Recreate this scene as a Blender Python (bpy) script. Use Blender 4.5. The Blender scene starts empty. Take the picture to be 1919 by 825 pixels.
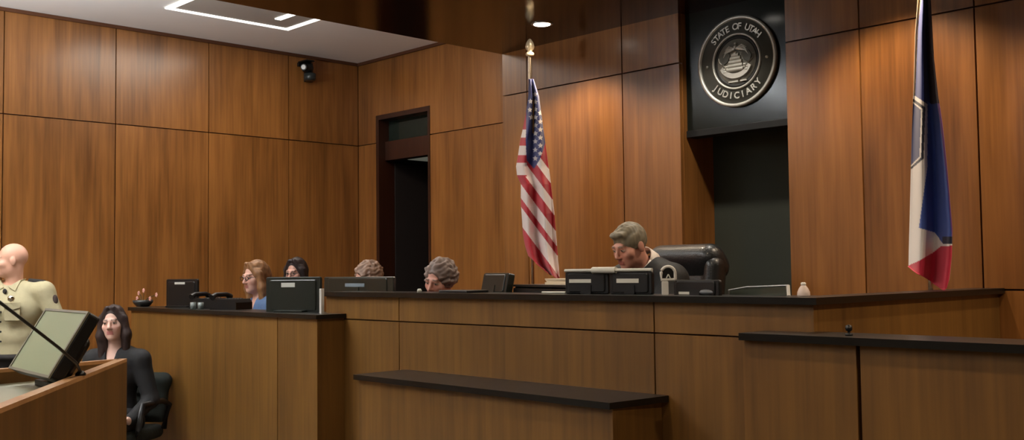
import bpy, math, random
import numpy as np
from mathutils import Matrix, Vector
random.seed(4)
C = bpy.context.scene.collection
PI = math.pi

# ------------------------------------------------------------------ camera
F = 1924.7; CX, CY = 959.5, 412.5
AZ = math.radians(46.124); PIT = math.radians(2.8245); ROL = math.radians(-0.6636)
E = 1.55                                              # eye height
ca, sa = math.cos(AZ), math.sin(AZ)
def cam2room(X, Y, Z): return Vector((ca*X - sa*Y, sa*X + ca*Y, Z))
_R = Vector((1, 0, 0)); _F = Vector((0, math.cos(PIT), math.sin(PIT))); _U = Vector((0, -math.sin(PIT), math.cos(PIT)))
_R2 = _R*math.cos(ROL) + _U*math.sin(ROL); _U2 = _U*math.cos(ROL) - _R*math.sin(ROL)
Rr, Fr, Ur = cam2room(*_R2), cam2room(*_F), cam2room(*_U2)
def ray(px, py): return (Fr*F + Rr*(px - CX) + Ur*(CY - py))
EYE = Vector((0, 0, E))
def atv(px, py, v): d = ray(px, py); return EYE + d*(v/d.y)
def atu(px, py, u): d = ray(px, py); return EYE + d*(u/d.x)
def atd(px, py, Z):
    d = ray(px, py); f = Vector((-sa, ca, 0)); return EYE + d*(Z/(d.dot(f)))
def U(px, v): return atv(px, 450, v).x
cam = bpy.data.cameras.new('camera'); co = bpy.data.objects.new('camera', cam); C.objects.link(co)
M3 = Matrix((Rr, Ur, -Fr)).transposed()
co.matrix_world = Matrix.Translation(EYE) @ M3.to_4x4()
cam.sensor_width = 36; cam.sensor_fit = 'HORIZONTAL'; cam.lens = F/1919*36; cam.clip_start = .05
bpy.context.scene.camera = co

# ------------------------------------------------------------------ materials
def lin(c): return tuple(((x/255)/12.92 if x/255 <= .04045 else ((x/255+.055)/1.055)**2.4) for x in c) + (1,)
def mat(name, rgb, rough=.5, metal=0, coat=0, var=0, scale=20, bump=0, spec=.5, emit=None, alpha=1):
    m = bpy.data.materials.new(name); m.use_nodes = True; nt = m.node_tree; b = nt.nodes['Principled BSDF']
    b.inputs['Base Color'].default_value = lin(rgb); b.inputs['Roughness'].default_value = rough
    b.inputs['Metallic'].default_value = metal; b.inputs['Coat Weight'].default_value = coat
    b.inputs['Specular IOR Level'].default_value = spec
    if emit: b.inputs['Emission Color'].default_value = lin(rgb); b.inputs['Emission Strength'].default_value = emit
    if alpha < 1: b.inputs['Transmission Weight'].default_value = 1-alpha
    if var or bump:
        tc = nt.nodes.new('ShaderNodeTexCoord'); n = nt.nodes.new('ShaderNodeTexNoise'); n.inputs['Scale'].default_value = scale; n.inputs['Detail'].default_value = 4
        nt.links.new(tc.outputs['Object'], n.inputs['Vector'])
        if var:
            r = nt.nodes.new('ShaderNodeMapRange'); r.inputs['To Min'].default_value = 1-var; r.inputs['To Max'].default_value = 1+var
            mx = nt.nodes.new('ShaderNodeMix'); mx.data_type = 'RGBA'; mx.blend_type = 'MULTIPLY'; mx.inputs['Factor'].default_value = 1
            nt.links.new(n.outputs['Fac'], r.inputs['Value']); mx.inputs['A'].default_value = lin(rgb); nt.links.new(r.outputs['Result'], mx.inputs['B']); nt.links.new(mx.outputs['Result'], b.inputs['Base Color'])
        if bump:
            bp = nt.nodes.new('ShaderNodeBump'); bp.inputs['Strength'].default_value = bump; bp.inputs['Distance'].default_value = .01
            nt.links.new(n.outputs['Fac'], bp.inputs['Height']); nt.links.new(bp.outputs['Normal'], b.inputs['Normal'])
    return m
def wood(name, dark, light, rough=.33, coat=.25, big=1.0, contrast=1.0, spec=.5):
    m = bpy.data.materials.new(name); m.use_nodes = True; nt = m.node_tree; N = nt.nodes; L = nt.links; b = N['Principled BSDF']
    tc = N.new('ShaderNodeTexCoord'); geo = N.new('ShaderNodeNewGeometry')
    add = N.new('ShaderNodeVectorMath'); add.operation = 'ADD'
    sc = N.new('ShaderNodeVectorMath'); sc.operation = 'SCALE'; sc.inputs['Scale'].default_value = 37.
    comb = N.new('ShaderNodeCombineXYZ')
    for k in range(3): L.new(geo.outputs['Random Per Island'], comb.inputs[k])
    L.new(comb.outputs[0], sc.inputs[0]); L.new(tc.outputs['Object'], add.inputs[0]); L.new(sc.outputs[0], add.inputs[1])
    def noise(v, s, det, dist=0):
        mp = N.new('ShaderNodeMapping'); mp.inputs['Scale'].default_value = v; L.new(add.outputs[0], mp.inputs[0])
        n = N.new('ShaderNodeTexNoise'); n.inputs['Scale'].default_value = s; n.inputs['Detail'].default_value = det; n.inputs['Distortion'].default_value = dist
        L.new(mp.outputs[0], n.inputs['Vector']); return n.outputs['Fac']
    a = noise((1, 1, .10), 9, 3, .4); f = noise((1, 1, .035), 48, 3); g = noise((1, 1, .5), 1.7*big, 2)
    def mul(x, k):
        q = N.new('ShaderNodeMath'); q.operation = 'MULTIPLY'; L.new(x, q.inputs[0]); q.inputs[1].default_value = k; return q.outputs[0]
    def plus(x, y):
        q = N.new('ShaderNodeMath'); q.operation = 'ADD'; L.new(x, q.inputs[0]); L.new(y, q.inputs[1]); return q.outputs[0]
    s = plus(plus(mul(a, .45), mul(f, .3)), plus(mul(g, .35), mul(geo.outputs['Random Per Island'], .07)))
    cr = N.new('ShaderNodeValToRGB'); e = cr.color_ramp.elements
    e[0].position = .56-.17/contrast; e[0].color = lin(dark); e[1].position = .56+.17/contrast; e[1].color = lin(light)
    L.new(s, cr.inputs[0]); L.new(cr.outputs[0], b.inputs['Base Color'])
    b.inputs['Specular IOR Level'].default_value = spec; b.inputs['Roughness'].default_value = rough; b.inputs['Coat Weight'].default_value = coat; b.inputs['Coat Roughness'].default_value = .2
    bp = N.new('ShaderNodeBump'); bp.inputs['Strength'].default_value = .05; bp.inputs['Distance'].default_value = .004
    L.new(f, bp.inputs['Height']); L.new(bp.outputs['Normal'], b.inputs['Normal'])
    return m
def attr_mat(name, rough=.8, sheen=0):
    m = bpy.data.materials.new(name); m.use_nodes = True; nt = m.node_tree; b = nt.nodes['Principled BSDF']
    a = nt.nodes.new('ShaderNodeAttribute'); a.attribute_name = 'tint'; nt.links.new(a.outputs['Color'], b.inputs['Base Color'])
    b.inputs['Roughness'].default_value = rough; b.inputs['Sheen Weight'].default_value = sheen
    return m
W_WALL = wood('wall_veneer', (98, 59, 23), (156, 102, 50))
W_BENCH = wood('bench_veneer', (82, 54, 20), (122, 85, 36), rough=.45, coat=.1)
W_DARK = wood('dark_door_wood', (42, 18, 8), (62, 30, 13), rough=.4)
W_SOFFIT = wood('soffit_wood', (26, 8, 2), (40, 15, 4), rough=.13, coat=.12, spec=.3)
W_LIGHT = wood('edge_wood', (170, 122, 78), (196, 148, 100), rough=.4)
GROOVE = mat('groove', (84, 46, 18), .8)
GRANITE = mat('black_granite', (20, 19, 17), .3, coat=0, spec=.35, var=.3, scale=60)
WORKTOP = mat('worktop', (60, 50, 38), .5)
PLASTER = mat('ceiling_plaster', (240, 239, 236), .9, var=.03, scale=3)
CARPET = mat('carpet', (104, 98, 90), .95, var=.25, scale=80, bump=.3)
BLACKP = mat('black_plastic', (8, 8, 9), .4, var=.15, scale=30)
GREYP = mat('dark_grey_plastic', (30, 33, 28), .3)
SCREEN_OFF = mat('dark_screen', (8, 9, 10), .12)
SILVER = mat('silver', (190, 190, 188), .3, 1)
WHITEP = mat('white_plastic', (215, 212, 205), .45)
CHROME = mat('polished_metal', (220, 210, 190), .12, 1)
LEATHER = mat('black_leather', (26, 28, 30), .38, coat=.3, bump=.25, scale=90)
BLACKGLASS = mat('black_lacquer_panel', (26, 29, 25), .15, coat=0, spec=.2)
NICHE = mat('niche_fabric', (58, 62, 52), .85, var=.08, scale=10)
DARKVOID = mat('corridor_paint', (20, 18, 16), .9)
PAPER = mat('paper', (238, 220, 190), .8)

# ------------------------------------------------------------------ mesh builder
class MB:
    def __init__(s): s.v = []; s.f = []; s.sm = []
    def raw(s, vs, fs, smooth=False):
        n = len(s.v); s.v += [tuple(v) for v in vs]; s.f += [tuple(i+n for i in f) for f in fs]; s.sm += [smooth]*len(fs); return s
    def hexa(s, p):                                    # 8 corners: bottom 4 ccw, top 4 ccw
        return s.raw(p, [(3, 2, 1, 0), (4, 5, 6, 7), (0, 1, 5, 4), (1, 2, 6, 5), (2, 3, 7, 6), (3, 0, 4, 7)])
    def box(s, a, b, M=None):
        x0, y0, z0 = a; x1, y1, z1 = b
        p = [Vector(q) for q in ((x0, y0, z0), (x1, y0, z0), (x1, y1, z0), (x0, y1, z0), (x0, y0, z1), (x1, y0, z1), (x1, y1, z1), (x0, y1, z1))]
        if M is not None: p = [M @ q for q in p]
        return s.hexa(p)
    def rbox(s, a, b, r, M=None, n=3):                 # box rounded in its x-z outline, bevelled front and back
        x0, y0, z0 = a; x1, y1, z1 = b; c = min(r*.4, (y1-y0)*.3)
        rings = []
        for y, k in ((y0, r*.35), (y0+c, 0), (y1-c, 0), (y1, r*.35)):
            pts = []
            for cx_, cz_, a0 in ((x1-r, z1-r, 0), (x0+r, z1-r, 90), (x0+r, z0+r, 180), (x1-r, z0+r, 270)):
                for i in range(n+1):
                    t = math.radians(a0+90*i/n); pts.append(Vector((cx_+(r-k)*math.cos(t), y, cz_+(r-k)*math.sin(t))))
            rings.append(pts)
        m = len(rings[0]); vs = [q for R in rings for q in R]
        if M is not None: vs = [M @ q for q in vs]
        fs = [tuple(range(m)), tuple(reversed(range(3*m, 4*m)))]
        for j in range(3):
            for i in range(m): fs.append((j*m+i, (j+1)*m+i, (j+1)*m+(i+1) % m, j*m+(i+1) % m))
        return s.raw(vs, fs)
    def tube(s, pts, r, n=10, caps=True, smooth=True):
        pts = [Vector(p) for p in pts]; rs = r if isinstance(r, (list, tuple)) else [r]*len(pts); rings = []
        up = Vector((0, 0, 1))
        for i, p in enumerate(pts):
            t = (pts[min(i+1, len(pts)-1)]-pts[max(i-1, 0)]).normalized()
            a = t.cross(up if abs(t.dot(up)) < .95 else Vector((1, 0, 0))).normalized(); b = t.cross(a)
            rings.append([p+(a*math.cos(2*PI*k/n)+b*math.sin(2*PI*k/n))*rs[i] for k in range(n)])
        vs = [q for R in rings for q in R]; fs = []
        for j in range(len(pts)-1):
            for k in range(n): fs.append((j*n+k, j*n+(k+1) % n, (j+1)*n+(k+1) % n, (j+1)*n+k))
        s.raw(vs, fs, smooth)
        if caps: s.raw(rings[0], [tuple(reversed(range(n)))]); s.raw(rings[-1], [tuple(range(n))])
        return s
    def lathe(s, prof, M=None, n=32, smooth=True):      # prof = [(r, z)]
        vs = []
        for r, z in prof:
            for k in range(n): vs.append(Vector((r*math.cos(2*PI*k/n), r*math.sin(2*PI*k/n), z)))
        if M is not None: vs = [M @ q for q in vs]
        fs = []
        for j in range(len(prof)-1):
            for k in range(n): fs.append((j*n+k, j*n+(k+1) % n, (j+1)*n+(k+1) % n, (j+1)*n+k))
        if prof[0][0] > 1e-5: fs.append(tuple(reversed(range(n))))
        if prof[-1][0] > 1e-5: fs.append(tuple(range((len(prof)-1)*n, len(prof)*n)))
        return s.raw(vs, fs, smooth)
    def ball(s, c, r, n=12, M=None):
        c = Vector(c); rr = Vector(r) if hasattr(r, '__len__') else Vector((r, r, r)); vs = []; fs = []
        for j in range(n+1):
            t = PI*j/n
            for k in range(2*n):
                a = PI*k/n; q = Vector((rr.x*math.sin(t)*math.cos(a), rr.y*math.sin(t)*math.sin(a), rr.z*math.cos(t)))
                vs.append(c+(M @ q if M is not None else q))
        for j in range(n):
            for k in range(2*n): fs.append((j*2*n+k, (j+1)*2*n+k, (j+1)*2*n+(k+1) % (2*n), j*2*n+(k+1) % (2*n)))
        return s.raw(vs, fs, True)
    def prism(s, poly, y0, y1, M=None):                 # poly in x-z, extruded along y
        n = len(poly); vs = [Vector((x, y0, z)) for x, z in poly]+[Vector((x, y1, z)) for x, z in poly]
        if M is not None: vs = [M @ q for q in vs]
        return s.raw(vs, [tuple(range(n)), tuple(reversed(range(n, 2*n)))]+[(i, i+n, (i+1) % n+n, (i+1) % n) for i in range(n)])
    def build(s, name, m, parent=None, bevel=0, fix=True):
        me = bpy.data.meshes.new(name); me.from_pydata(s.v, [], s.f); me.materials.append(m)
        me.polygons.foreach_set('use_smooth', s.sm); me.validate(); me.update()
        o = bpy.data.objects.new(name, me); C.objects.link(o)
        if fix:
            import bmesh
            b = bmesh.new(); b.from_mesh(me); bmesh.ops.recalc_face_normals(b, faces=b.faces); b.to_mesh(me); b.free()
        if parent is not None: adopt(o, parent)
        if bevel:
            q = o.modifiers.new('bevel', 'BEVEL'); q.width = bevel; q.segments = 2; q.limit_method = 'ANGLE'
        return o
def world_of(p):
    M = Matrix.Identity(4)
    while p is not None: M = p.matrix_local @ M if p.parent is None else Matrix.Identity(4) @ M; p = p.parent
    return M
def adopt(o, parent):
    o.parent = parent
    root = parent
    while root.parent is not None: root = root.parent
    if parent is root: o.matrix_parent_inverse = Matrix.Translation(-Vector(root.location))
    # a sub-part's parent already sits in world coordinates
def thing(name, label, cat, loc, group=None):
    o = bpy.data.objects.new(name, None); C.objects.link(o); o.location = loc; o.empty_display_size = .1
    o['label'] = label; o['category'] = cat
    if group: o['group'] = group
    return o
def tag(o, label, cat, group=None):
    o['label'] = label; o['category'] = cat
    if group: o['group'] = group
    return o
def struct(o): o['kind'] = 'structure'; return o

# ------------------------------------------------------------------ the room
UL, VD, VF, US = -9.131, 6.483, 5.5, -5.814
ZC, ZS, ZD, ZF, ZP = E+2.267, E+1.367, E+1.659, E+1.702, E+.915
VB, VP = 3.648, 5.57
G = .0048
def panels_v(mb, v, us, zs, th=.03, back=None):         # panels facing -v, slots between
    for i in range(len(us)-1):
        for j in range(len(zs)-1):
            mb.box((us[i]+G, v, zs[j]+G), (us[i+1]-G, v+th, zs[j+1]-G))
def panels_u(mb, u, vs, zs, th=.03, side=1):            # panels facing +u
    for i in range(len(vs)-1):
        for j in range(len(zs)-1):
            a, b = (u-th, u) if side > 0 else (u, u+th)
            mb.box((a, vs[i]+G, zs[j]+G), (b, vs[i+1]-G, zs[j+1]-G))
VN = -5.0; UR = 3.2                                     # near wall, right wall
def VL(px): return atu(px, 300, UL).y
floor = struct(MB().box((UL-.2, VN-.2, -.1), (UR+.2, 8.6, 0)).build('floor', CARPET))
mb = MB(); vs = [VN, VN+1.6, VL(-330), VL(-160), VL(5), VL(216), VL(391), VL(541), VD]
vs = sorted(set(round(x, 3) for x in vs)); panels_u(mb, UL, vs, [0, ZS, ZC])
w = struct(mb.build('wall_left', W_WALL)); MB().box((UL-.12, VN-.2, 0), (UL-.031, VD+.3, ZC+.1)).build('backing', GROOVE, w)
# rear wall with the doorway
dl, dr = U(706, VD), U(807, VD)
mb = MB()
panels_v(mb, VD, [UL, dl], [0, ZS, ZC]); panels_v(mb, VD, [dr, US+.02], [0, ZS, ZC]); mb.box((dl-G, VD, ZD), (dr+G, VD+.03, ZC))
w = struct(mb.build('wall_back', W_WALL))
MB().box((UL-.1, VD+.031, 0), (dl-.002, VD+.14, ZC+.1)).box((dr+.002, VD+.031, 0), (US+.3, VD+.14, ZC+.1)).box((dl-.002, VD+.031, ZD+.002), (dr+.002, VD+.14, ZC+.1)).build('backing', GROOVE, w)
# doorway: jambs, transom bar, transom pane, corridor
zt0 = atv(770, 295, VD+.1).z; zt1 = atv(770, 259, VD+.1).z
d = struct(MB().box((dl, VD-.004, 0), (dl+.05, VD+.2, ZD)).box((dr-.03, VD-.004, 0), (dr, VD+.2, ZD)).box((dl+.05, VD-.004, ZD-.05), (dr-.03, VD+.2, ZD))
    .box((dl+.05, VD+.08, zt0), (dr-.03, VD+.2, zt1)).build('door_1', W_DARK))
tp = MB().box((dl+.05, VD+.13, zt1), (dr-.03, VD+.136, ZD-.05)).build('transom_pane', mat('transom_glass', (30, 40, 34), .08), d)
leaf = MB(); hinge = Matrix.Translation((dl+.06, VD+.2, 0)) @ Matrix.Rotation(math.radians(78), 4, 'Z')
leaf.box((0, 0, .01), (dr-dl-.1, .045, zt0-.02), hinge); lf = leaf.build('door_leaf', mat('door_leaf_dark', (24, 14, 9), .6), d, .004)
MB().tube([hinge @ Vector((dr-dl-.17, -.05, 1.5)), hinge @ Vector((dr-dl-.28, -.05, 1.5))], .01).tube([hinge @ Vector((dr-dl-.17, 0, 1.5)), hinge @ Vector((dr-dl-.17, -.05, 1.5))], .01).build('handle', SILVER, lf)
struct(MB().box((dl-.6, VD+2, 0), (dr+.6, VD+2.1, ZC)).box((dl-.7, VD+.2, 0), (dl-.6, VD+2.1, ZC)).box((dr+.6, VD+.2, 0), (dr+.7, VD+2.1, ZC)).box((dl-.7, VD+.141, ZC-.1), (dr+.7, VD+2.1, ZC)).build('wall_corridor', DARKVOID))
cl = thing('corridor_ceiling_glow', 'narrow glowing strip for the faint corridor ceiling seen through the dark doorway', 'light', (U(790, VD+.9), VD+.9, ZC-.6))
cz = atv(790, 299, VD+.9).z
cl.location.z = cz
MB().box((U(778, VD+.9), VD+.8, cz), (U(806, VD+.9)+.1, VD+1.1, cz+.03)).build('glow_strip', mat('dim_ceiling_glow', (150, 150, 135), .5, emit=.25), cl)  # emission stands in for the faintly lit corridor ceiling, no lamp
MB().box((U(778, VD+.9)-.02, VD+.78, cz+.03), (U(806, VD+.9)+.12, VD+1.12, cz+.06)).tube([(U(790, VD+.9), VD+.95, cz+.05), (U(790, VD+.9), VD+.95, ZC-.1)], .008).build('housing', BLACKP, cl)
# bench wall with flag bay, niche
nl, nr = U(1280, VF), U(1480, VF)
ub = [US, U(991, VF), U(1171, VF), nl]; uc = [nr, U(1621, VF), U(1840, VF), U(1840, VF)+.66, U(1840, VF)+1.31, U(1840, VF)+1.96, UR+.1]
mb = MB(); panels_v(mb, VF, ub, [0, ZS, ZF+.3]); panels_v(mb, VF, uc[:3], [0, ZS, ZF+.3]); panels_v(mb, VF, uc[2:], [0, E-.128, ZS, ZF+.3])
mb.box((US, VF+.0305, 0), (US+.03, VD, ZF+.5))          # return towards the door bay
VNB = 5.86
mb.box((nl-.03, VF+.0305, 0), (nl, VNB, ZF+.3)).box((nr, VF+.0305, 0), (nr+.03, VNB, ZF+.3))
w = struct(mb.build('wall_bench', W_WALL))
MB().box((US+.031, VF+.031, 0), (nl-.031, VF+.12, ZF+.3)).box((nr+.031, VF+.031, 0), (UR+.1, VF+.12, ZF+.3)).build('backing', GROOVE, w)
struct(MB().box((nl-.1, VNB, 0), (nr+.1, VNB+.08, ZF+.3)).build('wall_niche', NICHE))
hp = struct(MB().box((nl+.002, VP, ZP), (nr-.002, VP+.06, ZF+.25)).build('trim_1', BLACKGLASS))
MB().box((nl+.002, VP-.012, ZP-.045), (nr-.002, VP+.1, ZP)).build('lower_rail', mat('rail_black', (8, 8, 8), .7), hp, .003)
# ceilings
SV0 = 1.2
cei = struct(MB().box((UL-.2, VN-.2, ZC), (UR+.2, VD+.15, ZC+.1)).build('ceiling', PLASTER))
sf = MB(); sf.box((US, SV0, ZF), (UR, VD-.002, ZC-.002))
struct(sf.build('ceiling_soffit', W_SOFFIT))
struct(MB().box((UL+.002, VN, ZC-.03), (UL+.022, VD, ZC)).box((UL+.022, VD-.022, ZC-.03), (US, VD-.002, ZC)).build('trim_2', GROOVE))
W_PALE = mat('gallery_wall_paint', (150, 130, 105), .9)
struct(MB().box((UR, VN-.2, 0), (UR+.1, VF+.2, ZC)).build('wall_right', W_PALE))
struct(MB().box((UL-.2, VN-.1, 0), (UR+.1, VN, ZC)).build('wall_near', W_PALE))
# raised floors
ZJ, ZK = .46, .26
WU0, WU1 = U(247, 3.45), U(594, 3.45)
BU0, BU1 = U(611, VB), U(1521, VB)
WV = 3.45
struct(MB().box((BU0+.03, VB+.05, 0), (BU1-.05, VF, ZJ)).build('floor_dais', CARPET))
struct(MB().box((WU0+.02, WV+.06, 0), (BU0+.03, VF-.5, ZK)).build('floor_clerk', CARPET))

# ------------------------------------------------------------------ judge's bench
HB, HJ = E-.147, E-.285
TB = HB+.028
bench = thing('judge_bench', "long raised wooden judge's bench with black counter ledge along its front", 'bench', ((BU0+BU1)/2, VB+.4, 0))
js = [BU0, U(747, VB), U(1223, VB), BU1]
mb = MB()
for i in range(3): mb.box((js[i]+(.004 if i else 0), VB, 0), (js[i+1]-.004 if i < 2 else js[i+1], VB+.03, HJ-.004)); mb.box((js[i]+(.004 if i else 0), VB, HJ+.003), (js[i+1]-.004 if i < 2 else js[i+1], VB+.03, HB))
mb.build('front_panel', W_BENCH, bench)
MB().box((BU0, VB+.03, 0), (BU1-.03, VB+.05, HB)).build('groove_backing', GROOVE, bench)
MB().box((BU1-.028, VB+.031, 0), (BU1, VF-.002, HB)).build('side_panel', W_BENCH, bench)
lp = [(BU0-.0, VB-.03), (BU1+.03, VB-.03), (BU1+.03, VF-.002), (BU1-.13, VF-.002), (BU1-.13, VB+.27), (BU0, VB+.27)]
n = len(lp); MB().raw([(x, y, HB) for x, y in lp]+[(x, y, TB) for x, y in lp], [(5, 4, 1, 0), (4, 3, 2, 1), (6, 7, 10, 11), (7, 8, 9, 10)]+[(i, (i+1) % n, (i+1) % n+n, i+n) for i in range(n)]).build('counter_ledge', GRANITE, bench)
MB().box((BU0+.03, VB+.2, HB-.25), (BU1-.031, VB+.62, HB-.215)).build('worktop', WORKTOP, bench)
MB().box((BU0+.002, VB+.27, ZJ), (BU0+.03, VB+.62, HB-.25)).build('end_panel', W_BENCH, bench); MB().box((BU0+.03, VB+.051, ZJ), (BU1-.031, VB+.2, HB-.02)).build('desk_body', W_BENCH, bench)
# front shelf desk (for the court reporter) under the bench
HSh, VSh, USh = E-.557, 3.283, -2.864
su0 = U(661, VSh); su1 = U(1137.5, VSh)
sh = thing('reporter_desk', 'low wooden desk with angled black top built against the bench front', 'desk', ((su0+su1)/2, 3.5, 0))
sp = [(su0, VSh), (su1, VSh), (su1+.03, VB-.003), (su0, VB-.003)]
MB().hexa([(x, y, HSh-.028) for x, y in sp]+[(x, y, HSh) for x, y in sp]).build('desk_top', GRANITE, sh)
cu1 = U(1178, VSh+.16)
MB().box((su0+.01, VSh+.03, 0), (su1-.01, VSh+.06, HSh-.029)).box((su1-.04, VSh+.06, 0), (su1-.01, VB-.003, HSh-.029)).box((su0+.01, VSh+.06, 0), (su0+.04, VB-.003, HSh-.029)).build('desk_panel', W_BENCH, sh)
# clerk's station, left
HW = E-.278
st = thing('clerk_station', "raised wooden clerk's station with black ledge, left of the judge's bench", 'desk', ((WU0+WU1)/2, WV+.2, 0))
sj = [WU0, U(520, WV), WU1]
mb = MB()
for i in range(2): mb.box((sj[i]+(.004 if i else 0), WV, 0), (sj[i+1]-(0 if i else .004), WV+.03, HW))
mb.build('front_panel', W_BENCH, st)
MB().box((WU0, WV+.03, 0), (WU1-.02, WV+.05, HW)).build('groove_backing', GROOVE, st)
for a_, b_, y_, z_ in ((WU1-.028, WU1, WV+.031, VB-.002), (WU0, WU0+.028, WV+.051, WV+.9)): MB().box((a_, y_, 0), (b_, z_, HW)).build('side_panel', W_BENCH, st)
MB().box((WU0-.02, WV-.02, HW), (WU1+.02, VB-.002, HW+.026)).box((WU0-.02, VB-.0021, HW), (BU0-.003, WV+.3, HW+.026)).build('counter_ledge', GRANITE, st)
MB().box((WU0+.03, WV+.3, HW-.2), (BU0-.003, WV+.85, HW-.17)).build('worktop', WORKTOP, st)
TW = HW+.026
# witness desk, right
RV = 3.45; HR = E-.281
RU0 = U(1388, RV); RU1 = 1.2
wd = thing('witness_desk', 'wooden desk with black ledge at the right, in front of the bench corner', 'desk', ((RU0+RU1)/2, RV+.2, 0))
rj = [RU0, U(1602, RV), U(1602, RV)+1.25, RU1]
mb = MB()
for i in range(3): mb.box((rj[i]+(.008 if i else 0), RV, 0), (rj[i+1]-(.008 if i < 2 else 0), RV+.03, HR))
mb.build('front_panel', W_BENCH, wd)
MB().box((RU0, RV+.03, 0), (RU1, RV+.05, HR)).build('groove_backing', GROOVE, wd)
MB().box((RU0-.0, RV-.03, HR), (BU1+.001, VB-.031, HR+.028)).box((BU1+.001, RV-.03, HR), (RU1+.02, RV+.23, HR+.028)).build('counter_ledge', GRANITE, wd)
for a_, b_, z_ in ((RU0, RU0+.03, VB-.003), (RU1-.03, RU1, RV+.9)): MB().box((a_, RV+.051, 0), (b_, z_, HR)).build('side_panel', W_BENCH, wd)

# ------------------------------------------------------------------ signed-distance sculpting
class SDF:
    def __init__(s, lo, hi, h):
        s.h = h; s.lo = np.array(lo, float)-3*h; s.n = (np.ceil((np.array(hi)-s.lo)/h)+3).astype(int); s.D = np.full(s.n, .5, np.float32)
    def sub(s, lo, hi, m):
        a = np.maximum(0, np.floor((np.array(lo)-m-s.lo)/s.h).astype(int)); b = np.minimum(s.n, np.ceil((np.array(hi)+m-s.lo)/s.h).astype(int)+1)
        if (b <= a).any(): return None
        sl = tuple(slice(a[i], b[i]) for i in range(3))
        g = np.meshgrid(*[s.lo[i]+s.h*np.arange(a[i], b[i]) for i in range(3)], indexing='ij')
        return sl, np.stack(g, -1)
    def put(s, sl, d, k, mode):
        o = s.D[sl]
        if mode == 'add':
            h = np.clip(.5+.5*(o-d)/k, 0, 1); s.D[sl] = o*(1-h)+d*h-k*h*(1-h)
        else:
            d = -d; h = np.clip(.5-.5*(o-d)/k, 0, 1); s.D[sl] = o*(1-h)+d*h+k*h*(1-h)
    def cap(s, a, b, ra, rb, k=.02, mode='add'):
        a = np.array(a, float); b = np.array(b, float); R = max(ra, rb)
        q = s.sub(np.minimum(a, b)-R, np.maximum(a, b)+R, k+.03)
        if q is None: return
        sl, P = q; ab = b-a; t = np.clip(((P-a)@ab)/max(ab@ab, 1e-9), 0, 1); d = np.linalg.norm(P-a-t[..., None]*ab, axis=-1)-(ra+(rb-ra)*t)
        s.put(sl, d, k, mode)
    def ell(s, M, c, r, k=.02, mode='add'):
        M = np.array(M); R = M[:3, :3]; cw = R@np.array(c, float)+M[:3, 3]; r = np.array(r, float); ext = np.abs(R)@r
        q = s.sub(cw-ext, cw+ext, k+.03)
        if q is None: return
        sl, P = q; L = (P-cw)@R; k0 = np.linalg.norm(L/r, axis=-1); k1 = np.linalg.norm(L/(r*r), axis=-1); s.put(sl, k0*(k0-1)/np.maximum(k1, 1e-6), k, mode)
    def boxx(s, M, c, hs, rd, k=.01, mode='add'):
        M = np.array(M); R = M[:3, :3]; cw = R@np.array(c, float)+M[:3, 3]; hs = np.array(hs, float); ext = np.abs(R)@hs
        q = s.sub(cw-ext, cw+ext, k+.03)
        if q is None: return
        sl, P = q; L = np.abs((P-cw)@R)-(hs-rd); s.put(sl, np.linalg.norm(np.maximum(L, 0), axis=-1)+np.minimum(L.max(-1), 0)-rd, k, mode)
    def mesh(s):
        D = s.D; I = D < 0; n = D.shape
        c = [(i, j, k) for i in (0, 1) for j in (0, 1) for k in (0, 1)]
        S = sum(I[i:n[0]-1+i, j:n[1]-1+j, k:n[2]-1+k].astype(np.int8) for i, j, k in c); act = (S > 0) & (S < 8)
        idx = -np.ones(act.shape, np.int64); A = np.argwhere(act); idx[act] = np.arange(len(A))
        acc = np.zeros((len(A), 3)); cnt = np.zeros(len(A))
        for ax in range(3):
            for p in (0, 1):
                for q in (0, 1):
                    o = [0, 0, 0]; oo = [x for x in range(3) if x != ax]; o[oo[0]] = p; o[oo[1]] = q; e = list(o); e[ax] = 1
                    a = D[A[:, 0]+o[0], A[:, 1]+o[1], A[:, 2]+o[2]]; b = D[A[:, 0]+e[0], A[:, 1]+e[1], A[:, 2]+e[2]]
                    m = (a < 0) != (b < 0); t = np.where(m, a/np.where(m, a-b, 1), 0); pos = np.tile(np.array(o, float), (len(A), 1)); pos[:, ax] = t
                    acc += pos*m[:, None]; cnt += m
        V = s.lo+(A+acc/cnt[:, None])*s.h; Fc = []
        for ax in range(3):
            oo = [x for x in range(3) if x != ax]; sl0 = [slice(1, n[i]-1) for i in range(3)]; sl0[ax] = slice(0, n[ax]-1); sl1 = list(sl0); sl1[ax] = slice(1, n[ax])
            m = I[tuple(sl0)] != I[tuple(sl1)]; B = np.argwhere(m)
            B = B+np.array([0 if i == ax else 1 for i in range(3)])
            def cell(p, q):
                x = B.copy(); x[:, oo[0]] -= p; x[:, oo[1]] -= q; return idx[x[:, 0], x[:, 1], x[:, 2]]
            Q = np.stack([cell(0, 0), cell(1, 0), cell(1, 1), cell(0, 1)], 1); ins = I[B[:, 0], B[:, 1], B[:, 2]]
            fl = ins if ax != 1 else ~ins; Q[fl] = Q[fl][:, ::-1]; Fc.append(Q)
        Fc = np.concatenate(Fc); return V, Fc[(Fc >= 0).all(1)]
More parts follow.
